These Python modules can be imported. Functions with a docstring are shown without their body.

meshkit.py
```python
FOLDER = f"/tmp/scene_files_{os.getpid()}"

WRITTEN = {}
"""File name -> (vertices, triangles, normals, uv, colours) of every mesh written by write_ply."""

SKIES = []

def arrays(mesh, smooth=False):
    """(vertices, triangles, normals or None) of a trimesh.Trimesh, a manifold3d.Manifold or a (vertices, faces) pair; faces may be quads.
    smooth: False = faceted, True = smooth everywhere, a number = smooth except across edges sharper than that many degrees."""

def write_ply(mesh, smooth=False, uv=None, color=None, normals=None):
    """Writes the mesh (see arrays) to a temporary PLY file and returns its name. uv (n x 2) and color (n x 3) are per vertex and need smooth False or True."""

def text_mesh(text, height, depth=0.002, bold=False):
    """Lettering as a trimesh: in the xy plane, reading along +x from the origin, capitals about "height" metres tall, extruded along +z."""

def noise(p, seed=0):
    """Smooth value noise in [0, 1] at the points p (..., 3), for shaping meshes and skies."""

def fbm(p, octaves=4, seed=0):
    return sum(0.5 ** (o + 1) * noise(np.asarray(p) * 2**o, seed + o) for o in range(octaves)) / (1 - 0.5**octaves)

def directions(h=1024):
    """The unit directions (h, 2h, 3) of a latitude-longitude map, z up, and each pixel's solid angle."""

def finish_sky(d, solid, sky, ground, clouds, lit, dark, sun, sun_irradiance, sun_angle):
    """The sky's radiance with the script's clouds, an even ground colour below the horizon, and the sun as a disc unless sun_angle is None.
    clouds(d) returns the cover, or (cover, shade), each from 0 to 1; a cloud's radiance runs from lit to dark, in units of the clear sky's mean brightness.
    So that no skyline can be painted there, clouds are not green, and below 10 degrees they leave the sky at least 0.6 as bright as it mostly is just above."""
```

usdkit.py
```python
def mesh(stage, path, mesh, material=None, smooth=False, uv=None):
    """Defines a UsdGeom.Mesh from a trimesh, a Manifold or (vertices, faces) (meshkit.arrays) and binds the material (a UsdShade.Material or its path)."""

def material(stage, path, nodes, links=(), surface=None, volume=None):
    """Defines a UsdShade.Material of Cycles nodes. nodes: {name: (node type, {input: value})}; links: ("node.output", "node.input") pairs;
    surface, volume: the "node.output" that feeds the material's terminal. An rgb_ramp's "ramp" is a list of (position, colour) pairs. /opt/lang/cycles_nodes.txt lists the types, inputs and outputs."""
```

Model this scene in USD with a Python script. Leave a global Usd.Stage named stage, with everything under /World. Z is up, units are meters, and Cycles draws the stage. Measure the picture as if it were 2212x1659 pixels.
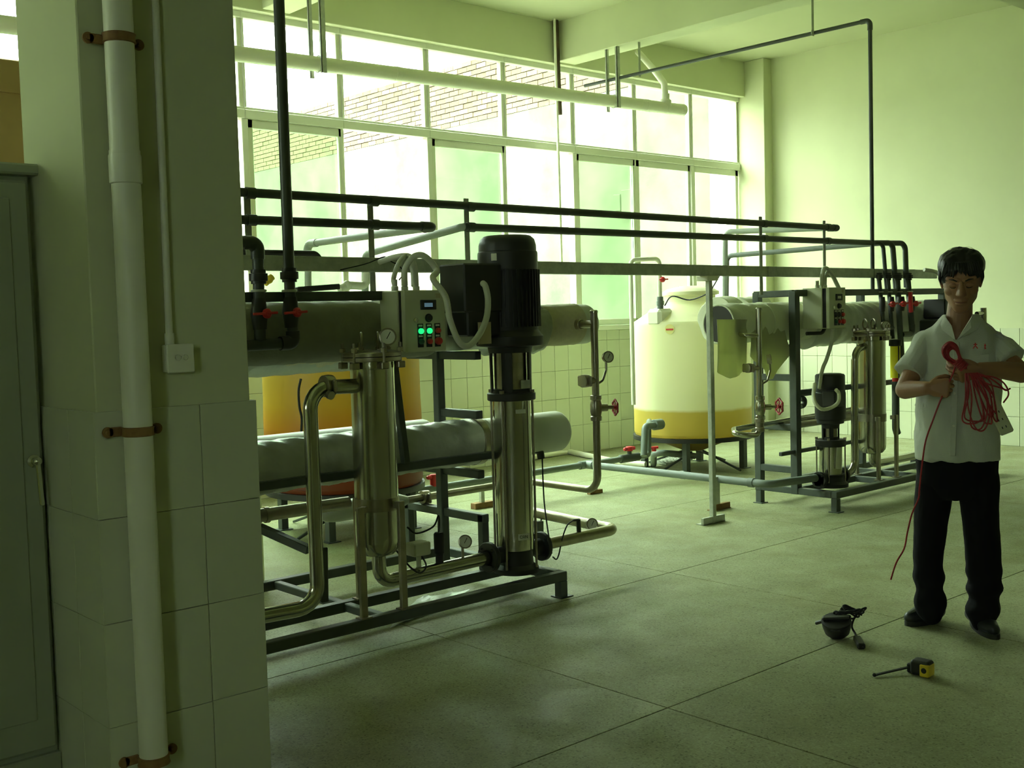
import math, random, numpy as np, trimesh, usdkit, meshkit
import manifold3d as m3
from pxr import Usd, UsdGeom, UsdLux, UsdShade, Gf, Sdf
stage = Usd.Stage.CreateInMemory()
UsdGeom.SetStageUpAxis(stage, UsdGeom.Tokens.z)
UsdGeom.SetStageMetersPerUnit(stage, 1.0)
UsdGeom.Xform.Define(stage, '/World')
random.seed(7); rng = np.random.default_rng(7)
PI = math.pi
def v(*a): return np.array(a, float)

# ------------------------------------------------------------------ camera, sky, exposure
def look_camera(h, yaw, pitch, roll, f_over_w):
    yw, pt, rl = np.radians([yaw, pitch, roll])
    fw = v(math.sin(yw)*math.cos(pt), math.cos(yw)*math.cos(pt), math.sin(pt))
    r = v(math.cos(yw), -math.sin(yw), 0); u = np.cross(r, fw)
    r2 = r*math.cos(rl)+u*math.sin(rl); u2 = -r*math.sin(rl)+u*math.cos(rl)
    m = np.eye(4); m[0, :3] = r2; m[1, :3] = u2; m[2, :3] = -fw; m[3, :3] = (0, 0, h)
    cam = UsdGeom.Camera.Define(stage, '/World/camera')
    cam.AddTransformOp().Set(Gf.Matrix4d(*m.ravel().tolist()))
    cam.CreateHorizontalApertureAttr(36.0); cam.CreateFocalLengthAttr(36.0*f_over_w)
    cam.CreateFStopAttr(0.0)
    return cam
cam = look_camera(1.5, 41.627, -3.492, -1.609, 2430.4/2212)
cam.CreateExposureAttr(4.35)
sky = UsdLux.DomeLight.Define(stage, '/World/sky')          # bright overcast day outside
sky.CreateIntensityAttr(1.0)
# standard overcast sky: three times as bright overhead as at the horizon
sky_m = usdkit.material(stage, '/World/Looks/overcast', {'g': ('texture_coordinate', {}), 's': ('separate_xyz', {}), 'c': ('clamp', {}), 'm': ('math', {'math_type': 'multiply_add', 'value2': .667, 'value3': .333}),
    'b': ('background_shader', {'color': (.84, 1., .87)})},
    [('g.generated', 's.vector'), ('s.z', 'c.value'), ('c.result', 'm.value1'), ('m.value', 'b.strength')], surface='b.background')
UsdShade.MaterialBindingAPI.Apply(sky.GetPrim()).Bind(sky_m)

# ------------------------------------------------------------------ materials
LOOKS = '/World/Looks/'
def mat(name, color, rough=.5, metal=0., var=0., scale=6., detail=4, bump=0., bscale=40., spec=None, color2=None, ramp=None, island=0., coat=None, extra=None):
    n = {'p': ('principled_bsdf', {'base_color': color, 'roughness': rough, 'metallic': metal, **(extra or {})})}
    if spec is not None: n['p'][1]['specular_ior_level'] = spec
    L = []
    if var or color2 or island:
        n['tc'] = ('texture_coordinate', {}); n['no'] = ('noise_texture', {'scale': scale, 'detail': float(detail), 'roughness': .6})
        c = np.array(color); c2 = np.array(color2) if color2 else c*(1-var)
        n['r'] = ('rgb_ramp', {'ramp': ramp(c, c2) if ramp else [(.3, tuple(c)), (.7, tuple(c2))]})
        L += [('tc.object', 'no.vector'), ('no.fac', 'r.fac')]
        last = 'r.color'
        if island:
            n['oi'] = ('object_info', {}); n['mr'] = ('map_range', {'from_min': 0., 'from_max': 1., 'to_min': 1-island, 'to_max': 1+island})
            n['hs'] = ('hsv', {}); L += [('oi.random', 'mr.value'), ('mr.result', 'hs.value'), (last, 'hs.color')]; last = 'hs.color'
        L.append((last, 'p.base_color'))
    if bump:
        n['tb'] = ('texture_coordinate', {}); n['nb'] = ('noise_texture', {'scale': bscale, 'detail': 3.}); n['b'] = ('bump', {'strength': bump, 'distance': .01})
        L += [('tb.object', 'nb.vector'), ('nb.fac', 'b.height'), ('b.normal', 'p.normal')]
    return usdkit.material(stage, LOOKS+name, n, L, surface='p.BSDF')

M = {}
M['plaster'] = mat('plaster', (.61, .64, .40), .85, var=.05, scale=2.5, bump=.05, bscale=30)
M['limewash'] = mat('limewash', (.74, .76, .36), .9, var=.04, scale=1.5)
M['ceiling'] = mat('ceiling_paint', (.52, .55, .33), .9, var=.04, scale=1.5)
M['tile'] = mat('glazed_tile', (.58, .61, .42), .32, var=.04, scale=3, island=.03)
M['grout'] = mat('grout', (.33, .30, .20), .9, var=.4, scale=9)
M['concrete'] = mat('concrete', (.36, .35, .28), .9, var=.3)
M['brown'] = mat('rust_stained_brown', (.045, .035, .018), .8, color2=(.10, .07, .03), scale=8)
M['rust'] = mat('rusty_steel', (.20, .10, .035), .8, color2=(.30, .18, .06), scale=30)
M['frame_grey'] = mat('grey_painted_steel', (.070, .084, .072), .42, var=.25, scale=12)
M['galv'] = mat('galvanized_steel', (.50, .53, .43), .45, metal=.15, var=.3, scale=20)
M['alu'] = mat('window_aluminium', (.72, .74, .60), .4)
M['ss'] = mat('stainless_steel', (.50, .485, .40), .17, metal=1., var=.12, scale=5)
M['ss_dull'] = mat('dull_stainless', (.40, .365, .28), .30, metal=1., var=.25, scale=14)
M['cast'] = mat('black_cast_iron', (.014, .014, .012), .5)
M['black'] = mat('black_plastic', (.012, .012, .011), .45)
M['blackrub'] = mat('black_rubber', (.010, .010, .009), .7)
M['pvc_dark'] = mat('dark_grey_pvc', (.045, .055, .042), .42, var=.2, scale=8)
M['pvc_grey'] = mat('grey_pvc', (.16, .19, .165), .42, var=.15, scale=9)
M['pvc_light'] = mat('light_grey_pvc', (.40, .45, .38), .4)
M['pvc_white'] = mat('white_pvc', (.78, .78, .62), .38)
M['pvc_black'] = mat('black_pvc', (.022, .022, .018), .42)
M['box'] = mat('box_enamel', (.52, .54, .36), .42, var=.05)
M['cabinet'] = mat('cabinet_enamel', (.36, .40, .27), .5, var=.06, scale=3)
M['red'] = mat('red_plastic', (.62, .025, .03), .4)
M['redw'] = mat('red_painted_iron', (.33, .02, .025), .45)
M['red_btn'] = mat('red_button', (.55, .03, .03), .35)
M['green_btn'] = mat('dark_green_button', (.02, .09, .05), .4)
M['label_green'] = mat('green_stripe', (.05, .22, .07), .5)
M['label'] = mat('paper_label', (.62, .62, .50), .6)
M['label_tan'] = mat('tan_label', (.42, .36, .22), .6)
M['text'] = mat('ink', (.03, .03, .03), .6)
M['yellow_btn'] = mat('yellow', (.75, .55, .03), .4)
M['yellow_tube'] = mat('bright_yellow', (.92, .82, .02), .35)
M['vessel'] = mat('vessel_enamel', (.56, .60, .50), .38, var=.06)
M['wrap'] = mat('milky_plastic_film', (.52, .55, .46), .28, var=.2, scale=7, bump=.5, bscale=16)
M['wrap_grey'] = mat('grey_wrap', (.30, .31, .22), .75, var=.15, scale=14, bump=.2, bscale=60)
M['wrap_tan'] = mat('tan_foam_wrap', (.58, .54, .36), .8, var=.15, scale=30)
M['tarp'] = mat('white_woven_cloth', (.66, .68, .50), .7, var=.12, scale=5, bump=.2, bscale=60)
M['hose'] = mat('grey_hose', (.52, .53, .42), .5)
M['dial'] = mat('gauge_dial', (.70, .72, .62), .4)
M['chrome'] = mat('chrome', (.75, .75, .68), .15, metal=1.)
M['green_lamp'] = usdkit.material(stage, LOOKS+'green_lamp', {'e': ('emission', {'color': (.02, 1., .25), 'strength': .055})}, [], surface='e.emission')
M['lcd'] = usdkit.material(stage, LOOKS+'lcd', {'e': ('emission', {'color': (.22, .42, .5), 'strength': .016})}, [], surface='e.emission')
def glass(name, tint, refl=.9):
    return usdkit.material(stage, LOOKS+name, {'t': ('transparent_bsdf', {'color': tint}), 'g': ('glossy_bsdf', {'color': (refl,)*3, 'roughness': .02}),
        'f': ('layer_weight', {'blend': .5}), 'w': ('math', {'math_type': 'power', 'value2': 4.}), 'w2': ('math', {'math_type': 'multiply_add', 'value2': .6, 'value3': .04}), 'm': ('mix_closure', {})}, [('f.facing', 'w.value1'), ('w.value', 'w2.value1'), ('w2.value', 'm.fac'), ('t.BSDF', 'm.closure1'), ('g.BSDF', 'm.closure2')], surface='m.closure')
M['glass'] = glass('clear_glass', (.985, 1., .98))
M['glass_green'] = glass('green_tinted_glass', (.885, .97, .875))

# ------------------------------------------------------------------ scene tree helpers
COUNT, BASE = {}, {}
def numbered(parent, name):
    k = (parent, name); c = COUNT.get(k, 0); COUNT[k] = c+1
    return name if c == 0 else '%s_%03d' % (name, c)
def tag(prim, label=None, cat=None, group=None, kind=None):
    for k, t in (('label', label), ('category', cat), ('group', group), ('kind', kind)):
        if t: prim.SetCustomDataByKey(k, t)
    return prim
def thing(name, label=None, cat=None, loc=(0, 0, 0), group=None, kind=None):
    path = '/World/'+numbered('/World', name)
    x = UsdGeom.Xform.Define(stage, path); x.AddTranslateOp().Set(Gf.Vec3d(*map(float, loc)))
    BASE[path] = np.array(loc, float)
    return tag(x.GetPrim(), label, cat, group, kind)
def obj(name, mesh, material, parent=None, label=None, cat=None, group=None, kind=None, smooth=35):
    pp = str(parent.GetPath()) if parent else '/World'
    path = pp+'/'+numbered(pp, name)
    base = BASE.get(pp, np.zeros(3)); BASE[path] = base
    if isinstance(mesh, list): mesh = cat_(mesh)
    vv, ff, _ = meshkit.arrays(mesh)
    mesh = trimesh.Trimesh(vv-base, ff, process=False)
    if smooth: mesh.merge_vertices()
    p = usdkit.mesh(stage, path, mesh, M[material] if isinstance(material, str) else material, smooth=smooth).GetPrim()
    return tag(p, label, cat, group, kind)

# ------------------------------------------------------------------ shape helpers
def cat_(ms): return trimesh.util.concatenate([trimesh.Trimesh(*meshkit.arrays(m)[:2], process=False) for m in ms])
def hull(pts): return trimesh.convex.convex_hull(np.array(pts))
def bx(x0, x1, y0, y1, z0, z1, b=0.):
    x0, x1 = sorted((x0, x1)); y0, y1 = sorted((y0, y1)); z0, z1 = sorted((z0, z1))
    if not b:
        m = trimesh.creation.box((x1-x0, y1-y0, z1-z0)); m.apply_translation(((x0+x1)/2, (y0+y1)/2, (z0+z1)/2)); return m
    b = min(b, (x1-x0)/2.1, (y1-y0)/2.1, (z1-z0)/2.1); pts = []
    for x, sx in ((x0, 1), (x1, -1)):
        for y, sy in ((y0, 1), (y1, -1)):
            for z, sz in ((z0, 1), (z1, -1)):
                pts += [(x+sx*b, y+sy*b, z), (x+sx*b, y, z+sz*b), (x, y+sy*b, z+sz*b)]
    return hull(pts)
def unit(a): a = np.array(a, float); return a/(np.linalg.norm(a)+1e-12)
def frame(z, x=None):
    z = unit(z); x = np.array(x if x is not None else ((0, 0, 1) if abs(z[2]) < .9 else (1, 0, 0)), float)
    if abs(unit(x)@z) > .9999: x = v(0, 1, 0) if abs(z[1]) < .9 else v(1, 0, 0)
    x = unit(x-z*(x@z)); return np.stack([x, np.cross(z, x), z], 1)
def place(m, pos, z=(0, 0, 1), x=None):
    m = m.copy(); T = np.eye(4); T[:3, :3] = frame(z, x); T[:3, 3] = pos; m.apply_transform(T); return m
def bar(p, q, w, h, up=(0, 0, 1), b=.003):
    """box from p to q, h along up, w across"""
    p, q = np.array(p, float), np.array(q, float); L = np.linalg.norm(q-p)
    return place(bx(-h/2, h/2, -w/2, w/2, 0, L, b), p, q-p, up)
def fillet(pts, r, n=6):
    pts = [np.array(p, float) for p in pts]
    if r <= 0 or len(pts) < 3: return pts
    out = [pts[0]]
    for a, b, c in zip(pts, pts[1:], pts[2:]):
        u, w = unit(a-b), unit(c-b); ang = math.acos(np.clip(u@w, -1, 1))
        if ang > PI-.03: out.append(b); continue
        t = min(r/math.tan(ang/2), .48*np.linalg.norm(a-b), .48*np.linalg.norm(c-b)); rr = t*math.tan(ang/2)
        ctr = b+unit(u+w)*rr/math.sin(ang/2); s, e = b+u*t-ctr, b+w*t-ctr
        tot = math.acos(np.clip(unit(s)@unit(e), -1, 1))
        for k in range(n+1):
            f = k/n; out.append(ctr+(math.sin((1-f)*tot)*s+math.sin(f*tot)*e)/math.sin(tot))
    out.append(pts[-1]); return out
def spline(pts, n=6):
    pts = [np.array(p, float) for p in pts]; pts = [2*pts[0]-pts[1]]+pts+[2*pts[-1]-pts[-2]]; out = []
    for i in range(1, len(pts)-2):
        a, b, c, d = pts[i-1:i+3]
        for k in range(n):
            t = k/n; out.append(.5*((2*b)+(c-a)*t+(2*a-5*b+4*c-d)*t*t+(3*b-a-3*c+d)*t**3))
    out.append(pts[-2]); return out
def tube(pts, r, bend=0., n=14, smooth=0, closed=False):
    pts = spline(pts, smooth) if smooth else fillet(pts, bend)
    P_ = np.array(pts, float)
    keep = [0]+[i for i in range(1, len(P_)) if np.linalg.norm(P_[i]-P_[i-1]) > 1e-5]; P_ = P_[keep]
    T = np.gradient(P_, axis=0); T /= np.linalg.norm(T, axis=1, keepdims=True)+1e-12
    fr = frame(T[0]); x = fr[:, 0]; rr = np.broadcast_to(np.asarray(r, float), (len(P_),)); a = np.arange(n)*2*PI/n; V = []
    for i in range(len(P_)):
        x = unit(x-T[i]*(x@T[i])); y = np.cross(T[i], x)
        V.append(P_[i]+rr[i]*(np.cos(a)[:, None]*x+np.sin(a)[:, None]*y))
    V = np.vstack(V+[P_[:1], P_[-1:]]); m = len(P_); F = []
    for i in range(m-1):
        for j in range(n):
            k = (j+1) % n; p, q, s, t = i*n+j, i*n+k, (i+1)*n+k, (i+1)*n+j; F += [(p, q, s), (p, s, t)]
    for j in range(n):
        k = (j+1) % n; F += [(m*n, k, j), (m*n+1, (m-1)*n+j, (m-1)*n+k)]
    return trimesh.Trimesh(V, F, process=False)
def lathe(prof, n=32, pos=(0, 0, 0), z=(0, 0, 1)):
    prof = [(max(r, 0), h) for r, h in prof]
    if prof[0][0] > 1e-6: prof = [(0, prof[0][1])]+prof
    if prof[-1][0] > 1e-6: prof = prof+[(0, prof[-1][1])]
    a = np.arange(n)*2*PI/n; V, F, idx = [], [], []
    for r, h in prof:
        if r < 1e-6: idx.append([len(V)]*n); V.append((0, 0, h))
        else: idx.append(list(range(len(V), len(V)+n))); V += [(r*math.cos(t), r*math.sin(t), h) for t in a]
    for A, B in zip(idx, idx[1:]):
        for j in range(n):
            k = (j+1) % n
            if A[j] != A[k]: F.append((A[j], A[k], B[k]))
            if B[j] != B[k]: F.append((A[j], B[k], B[j]))
    return place(trimesh.Trimesh(V, F, process=False), pos, z)
def cyl(p, q, r, n=20, b=.0):
    p, q = np.array(p, float), np.array(q, float); L = np.linalg.norm(q-p)
    return lathe([(r-b, 0), (r, b), (r, L-b), (r-b, L)] if b else [(r, 0), (r, L)], n, p, q-p)
def ring(p, z, R, r, n=24, k=8):
    fr = frame(z); pts = [p+R*(math.cos(t)*fr[:, 0]+math.sin(t)*fr[:, 1]) for t in np.arange(n)*2*PI/n]
    m = trimesh.creation.torus(R, r, major_sections=n, minor_sections=k); return place(m, p, z)
def ball(p, r, n=2): m = trimesh.creation.icosphere(n, r); m.apply_translation(p); return m
def text_on(t, h, pos, x, up, depth=.001):
    m = meshkit.text_mesh(t, h, depth); x, up = unit(x), unit(up)
    T = np.eye(4); T[:3, :3] = np.stack([x, up, np.cross(x, up)], 1); T[:3, 3] = pos; m.apply_transform(T); return m

# ------------------------------------------------------------------ the room
M['terrazzo'] = usdkit.material(stage, LOOKS+'terrazzo', {
    'tc': ('texture_coordinate', {}), 'vo': ('voronoi_texture', {'scale': 150.}), 'r1': ('rgb_ramp', {'ramp': [(0, (.24, .25, .135)), (.5, (.275, .29, .16)), (.85, (.33, .345, .20)), (.95, (.19, .19, .10)), (1, (.14, .14, .065))]}),
    'bw': ('separate_color', {}), 'n1': ('noise_texture', {'scale': 1.1, 'detail': 5., 'roughness': .65}), 'r2': ('rgb_ramp', {'ramp': [(.25, (.68, .64, .50)), (.5, (.95, .95, .92)), (.75, (1, 1, 1))]}),
    'mx': ('mix_color', {'blend_type': 'multiply', 'fac': 1.}), 'n2': ('noise_texture', {'scale': 4., 'detail': 3.}), 'mr': ('map_range', {'from_min': .3, 'from_max': .7, 'to_min': .38, 'to_max': .62}),
    'p': ('principled_bsdf', {'specular_ior_level': .20})},
    [('tc.object', 'vo.vector'), ('vo.color', 'bw.color'), ('bw.r', 'r1.fac'), ('tc.object', 'n1.vector'), ('n1.fac', 'r2.fac'), ('r1.color', 'mx.a'), ('r2.color', 'mx.b'),
     ('mx.result', 'p.base_color'), ('tc.object', 'n2.vector'), ('n2.fac', 'mr.value'), ('mr.result', 'p.roughness')], surface='p.BSDF')
floor = thing('floor', kind='structure')
obj('floor_bed', bx(-6.1, 11.8, -8.1, 8.75, -.15, -.005), 'grout', floor)
fx = [-6.0]+[3.19+1.7*k for k in range(-5, 5)]+[11.6]; fy = [-8.0]+[2.755+1.435*k for k in range(-7, 5)]+[8.55]
for a, b in zip(fx, fx[1:]):
    for c, d in zip(fy, fy[1:]):
        obj('slab', bx(a+.0025, b-.0025, c+.0025, d-.0025, -.03, 0, .0012), 'terrazzo', floor)
ceil = thing('ceiling', kind='structure')
obj('ceiling_slab', bx(-6.1, 11.8, -8.1, 8.75, 4.5, 4.7), 'ceiling', ceil)
for x0 in (-5.36, -1.95, 1.45, 4.85, 8.26): obj('beam', bx(x0, x0+.26, -8.0, 8.5, 4.1, 4.52, .006), 'plaster', ceil)
obj('girder', bx(-6, 11.6, 3.2, 3.68, 3.6, 4.52, .006), 'plaster', ceil)

wb = thing('wall_back', kind='structure')
obj('wall_base', bx(-6.1, 11.8, 8.55, 8.75, -.1, 1.31), 'grout', wb)
obj('lintel', bx(-6.1, 11.8, 8.45, 8.75, 4.08, 4.52, .005), 'plaster', wb)
def tiles(parent, o, du, dn, nu, rows, w=.2):
    """a sheet of glazed tiles: origin o, along du, facing dn; rows = list of (z0, z1)"""
    o, du, dn = np.array(o, float), np.array(du, float), np.array(dn, float)
    for i in range(nu):
        for z0, z1 in rows:
            a = o+du*(i*w+.0015)-dn*.006; b = o+du*((i+1)*w-.0015)+dn*(.006+random.uniform(-.0006, .0006))
            obj('tile', bx(a[0], b[0], a[1], b[1], z0+.0015, z1-.0015, .0015), 'tile', parent, smooth=False)
obj('tiles_beyond', [bx(3.6-.2*(i+1)+.0015, 3.6-.2*i-.0015, 8.534, 8.55, z+.0015, z+.2985, .0015) for i in range(40) for z in (0, .3, .6, .9)]+[bx(-4.4, 3.6, 8.534, 8.55, 1.2015, 1.308)], 'tile', wb, kind='stuff', smooth=False)
tiles(wb, (3.6, 8.545, 0), (1, 0, 0), (0, -1, 0), 39, [(0, .3), (.3, .6), (.6, .9), (.9, 1.2), (1.2, 1.308)])
obj('wall_panel', bx(-6.1, 2.744, 8.5, 8.75, 1.3, 4.3), 'plaster', wb)
wr = thing('wall_right', kind='structure')
obj('wall_panel', bx(11.6, 11.8, -8.1, 8.75, -.1, 4.5), 'plaster', wr)
tiles(wr, (11.595, 8.17, 0), (0, -1, 0), (-1, 0, 0), 30, [(0, .306), (.306, .612), (.612, .918), (.918, 1.224)], .2)
obj('pilaster', bx(11.44, 11.65, 8.17, 8.75, -.1, 4.5, .006), 'plaster', wr)
wl = thing('wall_left', kind='structure')
obj('wall_panel', [bx(-3.2, -3, -8.1, -3.0, -.1, 4.5), bx(-3.2, -3, -.6, 5.4, -.1, 4.5), bx(-3.2, -3, -3.0, -1.5, -.1, 4.5), bx(-3.2, -3, -1.5, -.6, -.1, 1.2), bx(-3.2, -3, -1.5, -.6, 3.3, 4.5), bx(-3.2, -3, 8.1, 8.75, -.1, 4.5), bx(-3.2, -3, 5.4, 8.1, -.1, 1.4), bx(-3.2, -3, 5.4, 8.1, 4.0, 4.5)], 'limewash', wl)
w = thing('window_20', kind='structure')
for y in (5.4, 6.72, 8.04): obj('mullion', bx(-3.12, -3.06, y, y+.06, 1.4, 4.0), 'alu', w)
for z in (1.4, 2.9, 3.94): obj('rail', bx(-3.12, -3.06, 5.4, 8.1, z, z+.06), 'alu', w)
obj('pane', bx(-3.095, -3.09, 5.45, 8.05, 1.45, 3.95), 'glass', w, smooth=False)
obj('wall_panel', bx(-6.1, 11.8, -8.2, -8, -.1, 4.5), 'limewash', thing('wall_front', kind='structure'))

w = thing('window_21', kind='structure')
for y in (-1.5, -.66): obj("mullion", bx(-3.12, -3.06, y, y+.06, 1.2, 3.3), 'alu', w)
for z in (1.2, 3.24): obj("rail", bx(-3.12, -3.06, -1.5, -.6, z, z+.06), 'alu', w)
obj('pane', bx(-3.095, -3.09, -1.45, -.65, 1.25, 3.25), 'glass', w, smooth=False)
# windows: one bay each, counted from the right-hand corner
xs = [11.44, 10.53, 9.545, 8.57, 7.60, 6.63, 5.66, 4.69]+[4.69-.973*k for k in range(1, 3)]
for k, (x1, x0) in enumerate(zip(xs, xs[1:])):
    w = thing('window_%d' % (k+1), kind='structure'); y0, y1 = 8.555, 8.61
    obj('head_rail', bx(x0, x1, y0-.02, y1, 4.03, 4.085, .004), 'alu', w)
    obj('transom', [bx(x0, x1, y0-.03, y1+.01, 3.20, 3.275, .004), bx(x0, x1, y0-.015, y1, 3.275, 3.297, .003)], 'alu', w)
    obj('sill_rail', bx(x0, x1, y0-.04, y1+.02, 1.308, 1.365, .004), 'alu', w)
    obj('mullion', [bx(x1-.034, x1-.018, y0, y1, 3.29, 4.04, .003), bx(x1-.014, x1+.014, y0+.012, y1, 3.29, 4.04, .003), bx(x1+.018, x1+.034, y0, y1, 3.29, 4.04, .003)], 'alu', w)
    obj('upper_pane', bx(x0+.03, x1-.03, 8.585, 8.59, 3.29, 4.04), 'glass', w, smooth=False)
    wide = (k % 2 == 0)             # every second bay holds two sliding sashes, one behind the other
    obj('lower_mullion', bx(x0-.012, x0+.012, y0, y1+.02, 1.36, 3.2, .003) if not wide else bx(x0-.03, x0+.03, y0-.02, y1+.02, 1.36, 3.2, .004), 'alu', w)
    def sash(y, a, b, g):
        s = obj('sash', [bx(a, a+.052, y, y+.022, 1.365, 3.2, .003), bx(b-.052, b, y, y+.022, 1.365, 3.2, .003), bx(a, b, y, y+.022, 3.13, 3.2, .003), bx(a, b, y, y+.022, 1.365, 1.43, .003)], 'alu', w)
        obj('pane', bx(a+.04, b-.04, y+.009, y+.013, 1.41, 3.15), g, s, smooth=False)
    if k >= 2 and not wide: continue_open = True
    if k in (0, 1): sash(8.56, x0+.012, x1-.012, 'glass')
    elif wide: sash(8.56, x0+.03, x1+.015, 'glass_green'); sash(8.59, x0+.05, x1+.04, 'glass_green')

# outdoors: the boundary wall of plastered concrete with brickwork on top
M['stained'] = mat('stained_render', (.155, .15, .11), .95, color2=(.06, .07, .043), scale=.8, detail=8, bump=.3, bscale=12)
M['brick'] = mat('brick', (.15, .112, .072), .9, color2=(.11, .075, .045), scale=20, island=.35)
M['mortar'] = mat('dark_mortar', (.045, .04, .028), .9)
M['mud'] = mat('tan_mud_render', (.06, .042, .017), .95, var=.2)
bw = thing('boundary_wall', 'stained concrete boundary wall with brick courses on top, outside the windows', 'wall', (12.5, 8.9, 0))
obj('rendered_wall', bx(12.5, 12.9, 8.9, 31, -.3, 4.8), 'stained', bw)
obj('brick_core', bx(12.53, 12.8, 8.9, 31, 4.8, 5.84), 'mortar', bw)
far = []; n = 0
for j in range(12):
    for i in range(84):
        y = 9.5+i*.25+(.125 if j % 2 else 0); z = 4.8+j*.0875
        m = bx(12.5+random.uniform(-.006, .006), 12.6, y+.006, y+.244, z+.006, z+.0815)
        if 13.2 < y < 19.4 and n < 300: obj('brick', m, 'brick', bw, smooth=False); n += 1
        else: far.append(m)
obj('bricks_beyond', far, 'brick', bw, kind='stuff', smooth=False)
obj('pillar', bx(12.25, 12.9, 8.9, 9.66, -.3, 6.2, .02), 'pvc_white', bw, label='white pillar at the near end of the boundary wall')
obj('broken_bracket', [bx(12.40, 12.5, 11.2, 11.42, 2.95, 3.3, .01), bx(12.42, 12.5, 11.45, 11.6, 3.0, 3.25, .01)], 'stained', bw)
obj('yard', bx(-20, 40, 8.75, 45, -.4, -.3), 'concrete', None, 'pale concrete yard outside the window wall', 'yard', kind='structure')
mw = bx(-9, 6.0, 14, 14.4, -.3, 4.7, .02)
obj('mud_wall', mw, 'mud', None, 'tan rendered wall outside, seen past the column at the left edge', 'wall')

M['plywood'] = mat('tan_plywood', (.60, .40, .16), .7, var=.15, scale=3)
pb = thing('partition_board', 'tall tan plywood board seen past the column at the top left edge', 'board', (1.6, 6.0, 0))
obj('board', [bx(.9, 2.25, 6.0, 6.03, 0, v(1.965,6.000,2.865)[2], .004)], 'plywood', pb)
obj('batten', bx(.9, 2.25, 5.985, 6.0, v(1.956,6.000,2.698)[2], v(1.957,6.000,2.717)[2]), 'plywood', pb)
# the free-standing column with its tiled foot
col = thing('wall_column', 'plastered square column with a tiled foot, left of the machines', 'column', (1.5, 3.45, 0), kind='structure')
obj('shaft', bx(1.25, 1.742, 3.212, 3.70, 0, 4.2, .004), 'plaster', col)
obj('tile_bed', bx(1.243, 1.750, 3.206, 3.706, 0, 1.252), 'grout', col)
for z0, z1 in ((0, .02), (.02, .33), (.33, .636), (.636, .943), (.943, 1.256)):
    for a, b in ((1.236, 1.363), (1.363, 1.564), (1.564, 1.757)): obj('tile', bx(a+.001, b-.001, 3.199, 3.21, z0+.001, z1-.001, .001), 'tile', col, smooth=False)
    for a, b in ((3.20, 3.40), (3.40, 3.60), (3.60, 3.71)):
        obj('tile', bx(1.236, 1.245, a+.001, b-.001, z0+.001, z1-.001, .001), 'tile', col, smooth=False)
        obj('tile', bx(1.747, 1.757, a+.001, b-.001, z0+.001, z1-.001, .001), 'tile', col, smooth=False)

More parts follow.
